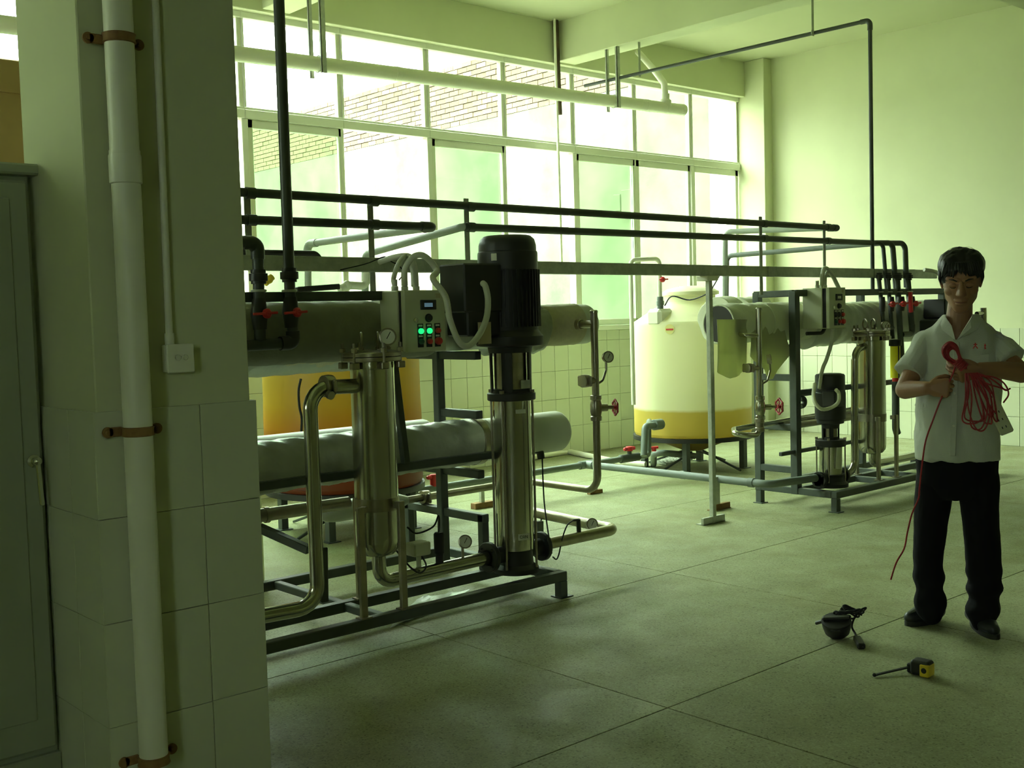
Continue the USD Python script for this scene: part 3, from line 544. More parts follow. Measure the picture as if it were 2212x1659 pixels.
# tall stainless manifold pipe at the vessels' end
mf = thing('outlet_manifold', 'stainless outlet pipe with red handwheel standing at the near vessels end', 'pipe', (4.64, 4.5, .45))
obj('pipe', tube([v(4.64, 4.5, 1.505), v(4.64, 4.5, .475), v(4.64, 5.12, .475), v(3.2, 5.12, .475)], .0215, .09, 20), 'ss_dull', mf)
obj('end_cap', lathe([(.024, 0), (.024, .012), (.016, .018)], 20, (4.64, 4.5, 1.50)), 'ss', mf)
obj('gate_valve', [lathe([(.024, -.075), (.033, -.072), (.033, -.05), (.028, -.045), (.034, -.02), (.034, .02), (.028, .045), (.033, .05), (.033, .072), (.024, .075)], 24, (4.64, 4.5, .955)), cyl((4.64, 4.5, .955), (4.70, 4.47, .955), .022, 16), cyl((4.70, 4.47, .955), (4.735, 4.453, .955), .012, 12)], 'ss_dull', mf)
handwheel(mf, v(4.745, 4.448, .953), v(.9, -.45, 0), .042)
obj('union_joint', clamp_joint(v(4.555, 4.5, 1.115), (1, 0, 0), .022)+[cyl((4.545, 4.5, 1.115), (4.64, 4.5, 1.115), .018, 14)], 'ss_dull', mf)
gauge(mf, v(4.715, 4.47, 1.245), v(-.35, -.94, .1), .031, [v(4.65, 4.5, 1.09), v(4.69, 4.49, 1.11), v(4.715, 4.485, 1.17), v(4.715, 4.485, 1.23)])
pw = thing('wrapped_pipe', 'stainless pipe under loose plastic film between filter and pump', 'pipe', (3.5, 5.0, .44))
obj('film', [lathe([(.028, 0), (.05, .05), (.058, .12), (.055, .45), (.045, .52), (.024, .58)], 20, (3.15, 5.12, .475), (1, 0, 0))], 'wrap', pw)
obj('clamp_joint', clamp_joint(v(3.86, 5.12, .475), (1, 0, 0), .024), 'ss_dull', pw)
ip = thing('reject_pipe', 'thick dull steel pipe low behind the filter housing, leaving behind the column', 'pipe', (2.4, 4.95, .4))
obj('pipe', tube([v(2.670,4.950,0.550), v(3.228,4.950,0.545)], .034, n=20), 'ss_dull', ip)
obj('clamp', lathe([(.034, -.012), (.04, -.01), (.04, .01), (.034, .012)], 22, v(2.747,4.950,0.548), (1, 0, 0)), 'ss_dull', ip)

# valve group beside the column
V1 = thing('riser_pipe', 'thick dark riser pipe coming down from the ceiling beside the column, with a red valve', 'pipe', (2.68, 4.55, 1.3))
obj('pipe', tube([v(2.70, 4.55, 4.495), v(2.694,4.550,1.648), v(2.702,4.550,1.401), v(1.5, 4.55, 1.385)], .0255, .055, 18), 'pvc_dark', V1)
obj('union_nut', lathe([(.034, -.03), (.034, -.018), (.042, -.016), (.042, .016), (.034, .018), (.034, .034)], 20, v(2.694,4.550,1.711)), 'pvc_black', V1)
obj('valve_body', lathe([(.03, -.07), (.035, -.03), (.04, 0), (.035, .03), (.03, .07)], 20, v(2.694,4.550,1.542)), 'pvc_black', V1)
obj('elbow', tube([v(2.700,4.550,1.456), v(2.702,4.550,1.401), v(2.632,4.550,1.401)], .032, .05, 18), 'pvc_black', V1)
obj('valve_handle', [lathe([(.022, 0), (.022, .014), (.014, .02)], 18, v(2.699,4.510,1.541), (.2, -1, 0)), bar(v(2.628,4.495,1.538), v(2.749,4.495,1.544), .012, .012)], 'red', V1, label='red valve handle')
obj('pipe_clip', ring(v(2.691,4.550,1.641), (0, 0, 1), .03, .006), 'galv', V1)
V0 = thing('bend_pipe', 'dark pipe arching over from behind the column, with a red valve below', 'pipe', (2.5, 4.55, 1.3))
obj('pipe', tube([v(1.5, 4.60, 1.872), v(2.537,4.550,1.858), v(2.531,4.550,1.420)], .0255, .06, 18), 'pvc_dark', V0)
obj('bend', tube([v(2.472,4.560,1.857), v(2.537,4.550,1.858), v(2.536,4.550,1.784)], .031, .06, 18), 'pvc_dark', V0)
obj('union_nut', lathe([(.034, -.03), (.034, -.018), (.042, -.016), (.042, .016), (.034, .018), (.034, .034)], 20, v(2.535,4.550,1.703)), 'pvc_black', V0)
obj('valve_body', lathe([(.03, -.07), (.035, -.03), (.04, 0), (.035, .03), (.03, .07)], 20, v(2.532,4.550,1.538)), 'pvc_black', V0)
obj('valve_handle', [lathe([(.022, 0), (.022, .014), (.014, .02)], 18, v(2.544,4.510,1.539), (.2, -1, 0)), bar(v(2.471,4.495,1.537), v(2.595,4.495,1.542), .012, .012)], 'red', V0, label='red valve handle')
obj('pipe_clip', ring(v(2.534,4.550,1.642), (0, 0, 1), .03, .006), 'galv', V0)
ys = thing('cream_fittings', 'cream and white pipe fittings standing behind the dark top rail', 'fittings', (3.1, 5.3, 1.6))
obj('fitting', [tube([v(3.451,5.300,1.670), v(3.510,5.300,1.693), v(3.627,5.300,1.688), v(3.636,5.300,1.761)], .022, .03, 14), ball(v(3.503,5.300,1.691), .028, 2), cyl(v(3.637,5.300,1.703), v(3.640,5.300,1.766), .018, 12)], 'pvc_white', ys)
obj('fitting', [ball(v(2.901,5.100,1.716), .022, 2), cyl(v(2.877,5.100,1.697), v(2.920,5.100,1.730), .018, 12)], 'yellow_btn', ys)
obj('back_rail', sq(v(3.058,5.100,1.663), v(3.318,5.100,1.679), .03), 'pvc_black', ys)

# cartridge filter
fh = thing('filter_housing', 'tall polished stainless filter housing on legs, near the column', 'filter', (3.03, 4.40, .14))
filter_housing(fh, 3.03, 4.40, .375, 1.335, .104, [(2.835, 4.25, .14), (3.06, 4.25, .14), (3.03, 4.57, .14)], .63)
obj('inlet_pipe', tube([v(3.0, 4.40, 1.19), v(2.685,4.400,1.198), v(2.689,4.400,0.201), v(1.6, 4.40, .235)], .034, .1, 22), 'ss', fh)
obj('inlet_clamp', clamp_joint(v(2.783,4.400,1.201), (1, 0, 0), .036)+[cyl(v(2.761,4.360,1.165), v(2.763,4.340,1.160), .02, 12)], 'ss_dull', fh)
obj('outlet_pipe', tube([v(3.03, 4.40, .40), v(3.03, 4.40, .245), v(3.75, 4.43, .245)], .034, .1, 22), 'ss', fh)
gauge(fh, v(3.075, 4.33, 1.415), v(-.45, -.9, .1), .038, [v(3.075, 4.35, 1.34), v(3.075, 4.35, 1.40)])
gauge(fh, v(3.56, 4.40, .36), v(-.5, -.85, .2), .032, [v(3.56, 4.42, .26), v(3.56, 4.42, .34)])
ps = thing('pressure_switch', 'small grey switch box with black sensor on the pipe below the filter', 'switch', (3.33, 4.42, .26))
obj('switch_box', [bx(3.23, 3.33, 4.38, 4.46, .335, .40, .006), cyl((3.28, 4.42, .26), (3.28, 4.42, .34), .012, 10)], 'box', ps)
obj('sensor', [lathe([(.02, 0), (.02, .05), (.026, .055), (.026, .15), (.02, .158)], 18, (3.41, 4.42, .27))], 'blackrub', ps)
obj('sensor_cable', tube([v(3.41, 4.42, .43), v(3.40, 4.40, .48), v(3.38, 4.38, .52), v(3.33, 4.36, .475), v(3.22, 4.35, .46), v(3.16, 4.34, .50)], .0045, n=8, smooth=5), 'blackrub', ps)
obj('loop_cable', tube([v(3.10, 4.36, .40), v(3.16, 4.33, .31), v(3.22, 4.33, .27), v(3.28, 4.36, .29), v(3.28, 4.40, .34)], .0045, n=8, smooth=5), 'blackrub', ps)

# big pump
p1 = thing('booster_pump', 'tall vertical multistage pump with big black motor, right end of the near machine', 'pump', (3.93, 4.43, .14))
pump(p1, 3.93, 4.43, (.14, .27, 1.055, 1.095, 1.335, 1.41, 1.745, 1.83, 1.915), (.105, .1, .128, .103, .178, .163, .158), .245, half=.2, fk=.84)
f_ = v(-.6, -.8, 0)
obj('terminal_box', [bx(3.55, 3.80, 4.33, 4.53, 1.52, 1.765, .008), bx(3.58, 3.80, 4.35, 4.52, 1.40, 1.53, .008)], 'black', p1)
obj('name_plate', bx(3.63, 3.71, 4.322, 4.331, 1.36, 1.47), 'label_tan', p1)
obj('warning_sticker', bar(v(3.93, 4.43, 1.80)+unit(v(-.93, -.38, 0))*.152+v(0, 0, 0), v(3.93, 4.43, 1.80)+unit(v(-.93, -.38, 0))*.159, .035, .04), 'label', p1)
e1 = unit(v(-.42, -.91, 0)); up_ = v(0, 0, 1); xr = np.cross(up_, -e1); xr = -xr if xr[0] < 0 else xr
c_ = v(3.93, 4.43, 0)+unit(v(-.25, -.97, 0))*.101
obj('type_label', bar(c_+v(0, 0, .34)-xr*.032, c_+v(0, 0, .34)+xr*.032, .004, .035), 'label', p1); obj('lettering', text_on('CRN', .016, c_+v(0, 0, .333)-xr*.026-unit(v(-.25, -.97, 0))*-.0025, xr, up_), 'text', p1)
obj('type_label', bar(c_+v(0, 0, 1.0)-xr*.028, c_+v(0, 0, 1.0)+xr*.028, .004, .022), 'label', p1)
obj('name_badge', bar(v(3.93, 4.43, 1.14)+unit(v(.05, -1, 0))*.108-xr*.025, v(3.93, 4.43, 1.14)+unit(v(.05, -1, 0))*.108+xr*.025, .004, .045), 'galv', p1)
dq = thing('discharge_pipe', 'bright steel discharge pipe looping out to the right of the big pump', 'pipe', (4.5, 4.6, .25))
obj('pipe', tube([v(4.10, 4.43, .25), v(4.72, 4.43, .25), v(4.72, 4.60, .25), v(4.72, 5.25, .27)], .032, .085, 22), 'ss_dull', dq)
gauge(dq, v(4.601,4.520,0.284), v(-.4, -.9, .15), .032, [v(4.58, 4.43, .27), v(4.635,4.540,0.228), v(4.629,4.540,0.270)])
obj('sensor', [cyl(v(4.408,4.430,0.250), v(4.404,4.430,0.350), .013, 12), bar(v(4.364,4.430,0.351), v(4.415,4.430,0.346), .014, .014)], 'black', dq)
obj('sensor_cable', tube([v(4.364,4.430,0.351), v(4.287,4.400,0.337), v(4.245,4.400,0.266), v(4.240,4.420,0.187), v(4.218,4.420,0.157), v(4.191,4.420,0.175)], .004, n=8, smooth=5), 'blackrub', dq)
obj('pipe_stand', [sq(v(4.716,5.100,0.101), v(4.720,5.100,0.217), .05, (0, 1, 0)), ring(v(4.709,5.100,0.228), (0, 1, 0), .036, .005)], F, dq)
bl = thing('black_elbow', 'black plastic elbow with hanging cable behind the pump sleeve', 'fitting', (4.4, 4.9, .7))
obj('elbow', tube([v(4.265,4.700,0.736), v(4.376,4.700,0.727), v(4.385,4.700,0.676)], .022, .03, 16), 'pvc_black', bl)
obj('cable', tube([v(4.393,4.700,0.688), v(4.376,4.680,0.545), v(4.326,4.620,0.424), v(4.255,4.520,0.288), v(4.184,4.420,0.196)], .0042, n=8, smooth=5), 'blackrub', bl)

# control box of the near machine
b1 = thing('control_box', 'grey-green control box with two lit green lamps beside the big motor', 'control box', (3.38, 4.45, 1.32))
d_ = control_box(b1, v(3.231,4.400,1.472)[0], v(3.481,4.400,1.466)[0], 4.40, 4.60, 1.335, 1.635)
obj('side_label', bx(3.2365, 3.2385, 4.47, 4.585, 1.52, 1.63), 'label_tan', b1); obj('green_stripe', bx(3.2360, 3.2385, 4.47, 4.585, 1.508, 1.522), 'label_green', b1)
for px_ in (3.25, 3.31, 3.38): obj('cable_gland', lathe([(.017, 0), (.017, .02), (.013, .024), (.013, .055)], 14, (px_, 4.5, 1.635)), 'hose', b1)
hs = thing('cable_hose', 'pale corrugated hoses looping from the near control box to the big motor', 'hose', (3.5, 4.4, 1.3), )
obj('hose', tube([v(3.31, 4.5, 1.66), v(3.315, 4.5, 1.74), v(3.34, 4.46, 1.80), v(3.38, 4.42, 1.80), v(3.42, 4.38, 1.73), v(3.355,4.330,1.688), v(3.389,4.280,1.601), v(3.389,4.250,1.489), v(3.420,4.230,1.387), v(3.477,4.230,1.356), v(3.543,4.230,1.399), v(3.600,4.230,1.483), v(3.616,4.230,1.574), v(3.612,4.240,1.643), v(3.629,4.280,1.663)], .0155, n=12, smooth=6), 'hose', hs)
obj('hose', tube([v(3.38, 4.5, 1.66), v(3.375, 4.5, 1.75), v(3.36, 4.52, 1.805), v(3.345, 4.62, 1.808), v(3.335, 4.74, 1.79)], .014, n=12, smooth=6), 'hose', hs)
obj('hose', tube([v(3.25, 4.5, 1.66), v(3.26, 4.52, 1.70), v(3.30, 4.52, 1.78), v(3.37, 4.54, 1.81), v(3.40, 4.55, 1.73), v(3.38, 4.52, 1.66)], .012, n=12, smooth=6), 'hose', hs)
obj('loose_wire', tube([v(3.168,4.850,1.754), v(3.324,4.850,1.786), v(3.442,4.850,1.823), v(3.485,4.850,1.800), v(3.535,4.850,1.778), v(3.527,4.800,1.737), v(3.496,4.800,1.701)], .003, n=6, smooth=5), 'blackrub', hs)

# ------------------------------------------------------------------ far machine
fr2 = thing('steel_frame', 'grey welded steel frame of the far machine behind the man', 'frame', (8.3, 4.87, 0))
X0, XE = 7.16, 9.55
obj('front_rail', sq(v(X0-.025, 4.535, .125), v(XE, 4.535, .125)), F, fr2)
obj('middle_rail', sq(v(X0+.02, 4.87, .125), v(XE, 4.87, .125)), F, fr2)
obj('rear_rail', sq(v(X0, 5.2, .125), v(XE, 5.2, .125)), F, fr2)
obj('end_rail', sq(v(X0, 4.56, .125), v(X0, 5.2, .125)), F, fr2)
for x in (7.95, 8.35, XE-.02): obj('cross_rail', sq(v(x, 4.56, .125), v(x, 5.2, .125), .045), F, fr2)
for x in (X0, 9.5):
    for y in (4.535, 5.2): obj('foot', [bx(x-.025, x+.025, y-.025, y+.025, 0, .10, .003), bx(x-.05, x+.03, y-.05, y+.03, 0, .006)], F, fr2)
obj('upright', bar(v(X0, 4.87, .1), v(X0, 4.87, 1.62), .06, .06, (0, 1, 0)), F, fr2)
obj('upright', bar(v(X0, 5.2, .1), v(X0, 5.2, 1.62), .055, .055, (0, 1, 0)), F, fr2)
for x in (8.62, 9.40): obj('upright', bar(v(x, 5.2 if x < 9 else 4.87, .1), v(x, 5.2 if x < 9 else 4.87, 1.62), .055, .055, (0, 1, 0)), F, fr2)
for z in (.28, .60, .975, 1.20, 1.605): obj('arm', sq(v(X0, 4.87, z), v(X0, 5.22, z), .05), F, fr2)
obj('top_rail', sq(v(X0, 4.87, 1.605), v(9.40, 4.87, 1.605), .05), F, fr2)
obj('low_rail', sq(v(X0-.2, 4.87, .42), v(8.2, 4.87, .42), .03), F, fr2)
obj('side_rail', sq(v(X0, 4.87, .86), v(9.40, 4.87, .86), .04), F, fr2)

tn = usdkit.material(stage, LOOKS+'thin_cloth', {'p': ('principled_bsdf', {'base_color': (.56, .58, .40), 'roughness': .8}), 't': ('translucent_bsdf', {'color': (.50, .52, .24)}), 'm': ('mix_closure', {'fac': .45})}, [('p.BSDF', 'm.closure1'), ('t.BSDF', 'm.closure2')], surface='m.closure')
M['thin_cloth'] = tn
vt = vessel('membrane_vessel', 'upper vessel of the far machine, draped in white cloth and milky film', 5.05, 1.39, .118, 6.66, 9.55, group='membrane vessels')
obj('cloth_wrap', wrap_sleeve(5.05, 1.395, .142, 6.50, 7.60, .008, 31), 'tarp', vt, label='white cloth wrap')
obj('film_wrap', wrap_sleeve(5.05, 1.385, .140, 7.55, 9.4, .012, 33, sag=.10), 'wrap', vt, label='crinkled milky film')
obj('end_disc', [lathe([(.13, 0), (.13, .012)], 32, (6.497, 5.05, 1.395), (-1, 0, 0))], 'black', vt)
obj('end_rim', ring(v(6.49, 5.05, 1.395), (1, 0, 0), .138, .008), 'tarp', vt)
for x in (6.98, 7.42): obj('strap', lathe([(.150, -.012), (.153, 0), (.150, .012)], 40, (x, 5.05, 1.395), (1, 0, 0)), 'tarp', vt)
vw = vessel('membrane_vessel', 'rear vessel of the far machine under a white hump of film', 5.42, 1.40, .118, 7.3, 9.5, group='membrane vessels')
obj('film_hump', [wrap_sleeve(5.42, 1.42, .165, 6.92, 7.12, .02, 41), wrap_sleeve(5.42, 1.42, .165, 7.2, 7.5, .02, 43)], 'tarp', vw, label='white film humps')
def drape(pts_top, pts_bot, th=.004, nx=10, nz=12, amp=.02, seed=1, off=(-.3, -1, 0)):
    a, b = map(np.array, pts_top); low = [np.array(p) for p in pts_bot]; V = []; o = unit(off)
    for i in range(nx+1):
        u = i/nx; top = a+(b-a)*u; k = u*(len(low)-1); j = min(int(k), len(low)-2); bot = low[j]+(low[j+1]-low[j])*(k-j)
        for q in range(nz+1):
            w = q/nz; p = top+(bot-top)*w; V.append(p+o*(amp*math.sin(u*9+seed)*w+amp*.5*math.sin(u*17+w*3)))
    V = np.array(V); n = len(V); Fq = []
    for i in range(nx):
        for q in range(nz): p = i*(nz+1)+q; Fq += [(p, p+1, p+nz+2), (p, p+nz+2, p+nz+1)]
    V2 = np.vstack([V, V-o*th]); Fb = [(c+n, b_+n, a_+n) for a_, b_, c in Fq]
    E_ = trimesh.Trimesh(V, Fq, process=False); be = E_.edges_sorted[trimesh.grouping.group_rows(E_.edges_sorted, require_count=1)]; S = []
    for p, q in be: S += [(p, q, q+n), (p, q+n, p+n)]
    return trimesh.Trimesh(V2, Fq+Fb+S, process=False)
obj('hanging_cloth', drape((v(6.278,4.900,1.432), v(6.644,4.900,1.423)), (v(6.253,4.900,1.069), v(6.418,4.900,1.011), v(6.613,4.900,1.059)), seed=2), 'thin_cloth', vt, label='pointed white cloth hanging from the vessel end')
obj('hanging_cloth', drape((v(6.693,4.920,1.422), v(7.092,4.920,1.413)), (v(6.698,4.920,1.155), v(6.829,4.920,1.047), v(6.942,4.920,0.956), v(7.151,4.920,1.152)), seed=5), 'thin_cloth', vt, label='second pointed cloth hanging beside the steel pipe')


m2 = thing('outlet_manifold', 'stainless outlet pipe with red handwheel in front of the hanging cloths', 'pipe', (6.8, 4.85, .55))
mx, my = v(6.624,4.800,1.060)[0], 4.80
obj('pipe', tube([v(mx, my, 1.49), v(6.613,4.800,0.598), v(6.329,4.800,0.624), v(6.578,5.000,0.630), v(8.3, 5.0, .66)], .0205, .055, 18), 'ss', m2)
obj('end_cap', lathe([(.024, 0), (.024, .012), (.016, .018)], 18, (mx, my, 1.487)), 'ss', m2)
obj('side_port', [tube([v(mx-.0, my, 1.31), v(mx-.09, my+.03, 1.31), v(mx-.10, my+.15, 1.33)], .017, .04, 12)], 'ss', m2)
zv = v(6.618,4.800,0.796)[2]
obj('gate_valve', [lathe([(.024, -.09), (.034, -.087), (.034, -.06), (.028, -.055), (.036, -.02), (.036, .02), (.028, .05), (.033, .056), (.033, .08), (.024, .085)], 22, (mx, my, zv)), cyl((mx, my, zv), (mx+.07, my-.04, zv), .02, 14), cyl((mx+.07, my-.04, zv), (mx+.11, my-.06, zv), .011, 12)], 'ss', m2)
handwheel(m2, v(mx+.13, my-.07, zv), v(.9, -.45, 0), .052)
obj('union_joint', [lathe([(.021, -.05), (.034, -.046), (.034, -.02), (.03, -.016), (.03, .016), (.034, .02), (.034, .046), (.021, .05)], 16, v(6.615,4.800,0.671))], 'ss_dull', m2)
obj('clamp_joint', clamp_joint(v(6.495,4.800,1.083), (1, 0, 0), .018)+[cyl(v(6.495,4.800,1.083), v(6.619,4.800,1.077), .017, 12)], 'ss_dull', m2)
gauge(m2, v(6.686,4.760,1.137), v(.5, -.85, .1), .033, [v(6.630,4.790,0.961), v(6.689,4.780,0.984), v(6.724,4.780,1.055), v(6.719,4.780,1.115)])

p2 = thing('small_pump', 'short vertical multistage pump with black motor at the far machine', 'pump', (7.36, 4.70, .15))
pump(p2, 7.36, 4.70, (.15, .245, .455, .505, .62, .68, .70, .86, 1.0), (.11, .082, .112, .058, .10, .108, .113), .215, half=.17, fk=.62)
obj('motor_casing', lathe([(.112, .66), (.112, .72), (.109, .73), (.109, .985), (.10, .995)], 36, (7.36, 4.70, 0)), 'black', p2)
obj('terminal_box', bx(7.22, 7.36, 4.57, 4.68, .76, .88, .008), 'black', p2)
hz = lambda px, py: v(7.075,4.530,0.874)
obj('conduit_loop', tube([v(7.203,4.550,0.892), v(7.239,4.550,0.862), v(7.216,4.540,0.803), v(7.131,4.540,0.769), v(7.005,4.540,0.765), v(6.940,4.550,0.809), v(6.957,4.580,0.863), v(7.159,4.700,0.931)], .0135, n=12, smooth=5), 'pvc_white', p2, label='white conduit loop')
obj('type_label', bar(v(7.297,4.615,0.374), v(7.374,4.617,0.365), .004, .16), 'label', p2)
h2 = thing('filter_housing', 'stainless filter housing right of the small far pump', 'filter', (7.98, 4.72, .15))
filter_housing(h2, 7.98, 4.72, .33, 1.29, .105, [(7.83, 4.58, .15), (8.06, 4.56, .15), (8.0, 4.87, .15)], .62)
obj('inlet_pipe', tube([v(7.95, 4.72, 1.19), v(7.735,4.720,1.163), v(7.719,4.720,0.213), v(7.422,4.720,0.211)], .027, .1, 20), 'ss', h2)
obj('outlet_pipe', tube([v(7.98, 4.72, .36), v(7.98, 4.72, .245), v(9.1, 4.72, .245)], .03, .09, 20), 'ss', h2)
gauge(h2, v(8.088,4.660,1.338), v(-.6, -.8, .1), .034, [v(8.115,4.680,1.283), v(8.116,4.680,1.327)])
sp = thing('suction_pipe', 'stainless pipe at mid height behind the small far pump', 'pipe', (7.8, 5.0, .6))
obj('pipe', tube([v(7.25, 5.02, .60), v(8.5, 5.02, .60)], .036, n=20), 'ss_dull', sp)
obj('clamp_joint', clamp_joint(v(7.35, 5.02, .60), (1, 0, 0), .036), 'ss_dull', sp)
kb = thing('black_stub_pipe', 'black stub pipe with hanging grey elbow left of the small motor', 'fitting', (7.2, 4.95, .8))
obj('stub', tube([v(7.315,4.950,0.844), v(7.552,4.950,0.842)], .025, n=14), 'pvc_black', kb)
obj('elbow', tube([v(7.324,4.940,0.801), v(7.385,4.940,0.804), v(7.384,4.940,0.750), v(7.329,4.940,0.744)], .02, .03, 14), 'pvc_dark', kb)

vg = thing('valve_group', 'four dark pipes with red ball valves dropping through the far top rail', 'valves', (8.5, 4.86, 1.3))
for i, (px_, r, zb) in enumerate(((1895, .0165, 1.30), (1915, .0165, 1.10), (1935, .0235, .98), (1957, .0235, 1.28))):
    pass
for x, r, zb in ((8.335, .0165, 1.345), (8.476, .0165, 1.22), (8.622, .0235, .99), (8.79, .0235, 1.28)):
    g = obj('drop_pipe', cyl((x, 4.82, zb), (x, 4.86, 1.72), r*1.05, 16), 'pvc_dark', vg)
    obj('union', lathe([(r*1.3, -.03), (r*1.3, -.016), (r*1.7, -.014), (r*1.7, .014), (r*1.3, .016), (r*1.3, .03)], 18, (x, 4.855, 1.73)), 'pvc_black', g)
    obj('valve_body', lathe([(r*1.25, -.06), (r*1.5, -.02), (r*1.5, .02), (r*1.25, .06)], 16, (x, 4.83, 1.505)), 'pvc_black', g)
    obj('pipe_clip', ring(v(x, 4.85, 1.605), (0, 0, 1), r+.008, .005), 'galv', g)
for x, s in ((8.43, 0), (8.60, 0), (8.80, 0)):
    obj('valve_handle', [lathe([(.024, 0), (.024, .02), (.015, .026)], 16, (x, 4.80, 1.503), (-.3, -1, 0)), bar(v(x-.07, 4.785, 1.503), v(x+.07, 4.785, 1.51), .014, .016)], 'red', vg, label='red valve handle')
obj('valve_handle', bar(v(8.70, 4.78, 1.43), v(8.70, 4.785, 1.60), .025, .03, (0, 1, 0)), 'red', vg, label='upright red valve handle')
obj('link_pipe', tube([v(8.335, 4.82, 1.36), v(8.335, 4.82, 1.31), v(8.476, 4.82, 1.31)], .017, .03, 14), 'pvc_dark', vg)
obj('link_pipe', tube([v(8.79, 4.82, 1.33), v(8.79, 4.82, 1.25), v(8.622, 4.82, 1.25)], .024, .04, 14), 'pvc_dark', vg)
FX = v(8.479,4.800,1.075)[0]
fm = thing('flow_meter', 'bright yellow sight tube with red tip below the valve group, beside the man', 'flow meter', (8.62, 4.82, .8))
obj('top_nut', lathe([(.036, 0), (.05, .004), (.05, .05), (.036, .054)], 18, (FX, 4.80, 1.16)), 'black', fm)
obj('sight_tube', cyl((FX, 4.80, .90), (FX, 4.80, 1.165), .040, 20), 'yellow_tube', fm)
obj('float_tip', cyl((FX, 4.80, .865), (FX, 4.80, .90), .026, 16), 'red', fm)
obj('scale_line', bx(FX-.022, FX-.016, 4.755, 4.764, .90, 1.16), 'text', fm)
obj('outlet', tube([v(FX, 4.80, .87), v(FX, 4.80, .48), v(8.50, 4.80, .44)], .03, .05, 18), 'pvc_dark', fm)

b2 = thing('control_box', 'grey-green control box with unlit lamps on the far machine', 'control box', (7.35, 4.75, 1.33))
control_box(b2, 7.30, 7.52, 4.66, 4.89, 1.335, 1.64, .03, lamps=False)
for x in (7.36, 7.42, 7.46): obj('cable_gland', lathe([(.017, 0), (.017, .02), (.013, .024), (.013, .055)], 14, (x, 4.8, 1.64)), 'hose', b2)
obj('hanger_bar', tube([v(7.30, 4.86, 1.30), v(7.42, 4.80, 1.30), v(7.44, 4.79, 1.34)], .014, .03, 12), 'black', b2)
h2s = thing('cable_hose', 'pale hoses arching over the far control box and down to the small pump', 'hose', (7.45, 4.75, 1.1))
obj('hose', tube([v(7.42, 4.8, 1.66), v(7.43, 4.8, 1.74), v(7.46, 4.80, 1.79), v(7.54, 4.80, 1.76), v(7.60, 4.78, 1.66), v(7.60, 4.76, 1.62)], .016, n=12, smooth=6), 'hose', h2s)
obj('hose', tube([v(7.46, 4.8, 1.66), v(7.47, 4.8, 1.73), v(7.50, 4.79, 1.76), v(7.56, 4.78, 1.71)], .014, n=12, smooth=6), 'hose', h2s)
obj('hose', tube([v(7.406,4.700,1.350), v(7.385,4.700,1.230), v(7.305,4.690,1.112), v(7.258,4.700,1.028), v(7.204,4.690,0.894)], .014, n=12, smooth=6), 'hose', h2s)
rm = thing('right_motor', 'black motor terminal box half hidden behind the mans shoulder', 'motor', (9.2, 4.8, 1.3))
obj('box', [bx(9.12, 9.42, 4.70, 4.90, 1.37, 1.535, .01), bx(9.05, 9.35, 4.68, 4.9, 1.22, 1.36, .01)], 'black', rm)
obj('hose', tube([v(9.05, 4.85, 1.79), v(9.18, 4.80, 1.76), v(9.32, 4.78, 1.66), v(9.42, 4.76, 1.54)], .017, n=12, smooth=6), 'hose', rm)
rs = thing('right_manifold', 'blue-grey steel pipe end showing above the mans right-hand shoulder', 'pipe', (10.2, 4.6, 1.2))
obj('pipe', [tube([v(9.604,4.600,1.450), v(9.619,4.600,1.066)], .027, n=16), cyl(v(9.484,4.600,1.400), v(9.604,4.600,1.406), .02, 12)], 'ss', rs)
obj('stand', bar(v(9.619,4.600,1.066)*v(1,1,0), v(9.619,4.600,1.066), .05, .05, (0, 1, 0)), F, rs)
js = thing('junction_switch', 'small grey switch box on the far machine beside the mans hip', 'switch', (8.7, 4.7, .3))
obj('switch_box', [bx(8.72, 8.84, 4.68, 4.78, .36, .45, .008), cyl((8.78, 4.73, .24), (8.78, 4.73, .37), .012, 10)], 'box', js)

# ------------------------------------------------------------------ tanks
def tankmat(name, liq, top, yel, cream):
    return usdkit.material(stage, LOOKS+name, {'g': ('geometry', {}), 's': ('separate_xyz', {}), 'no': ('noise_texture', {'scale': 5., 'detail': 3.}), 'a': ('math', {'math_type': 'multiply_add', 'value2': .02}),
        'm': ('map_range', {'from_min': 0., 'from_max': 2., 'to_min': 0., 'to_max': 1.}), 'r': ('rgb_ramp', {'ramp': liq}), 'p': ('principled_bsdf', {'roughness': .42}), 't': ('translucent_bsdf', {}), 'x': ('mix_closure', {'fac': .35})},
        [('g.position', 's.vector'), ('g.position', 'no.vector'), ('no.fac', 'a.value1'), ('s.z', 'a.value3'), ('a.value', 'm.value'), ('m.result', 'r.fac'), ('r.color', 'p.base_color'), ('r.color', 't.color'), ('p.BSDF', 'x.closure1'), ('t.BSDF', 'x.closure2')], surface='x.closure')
CR = (.80, .78, .53)
M['tank_far'] = tankmat('cream_tank', [(0, (.50, .33, .04)), (.29, (.56, .42, .09)), (.305, CR), (1, CR)], 0, 0, 0)
M['tank_near'] = tankmat('amber_tank', [(0, (.12, .03, .012)), (.18, (.15, .035, .012)), (.34, (.24, .055, .012)), (.39, (.48, .21, .008)), (.47, (.50, .31, .02)), (.65, (.47, .36, .06)), (1, (.5, .44, .16))], 0, 0, 0)
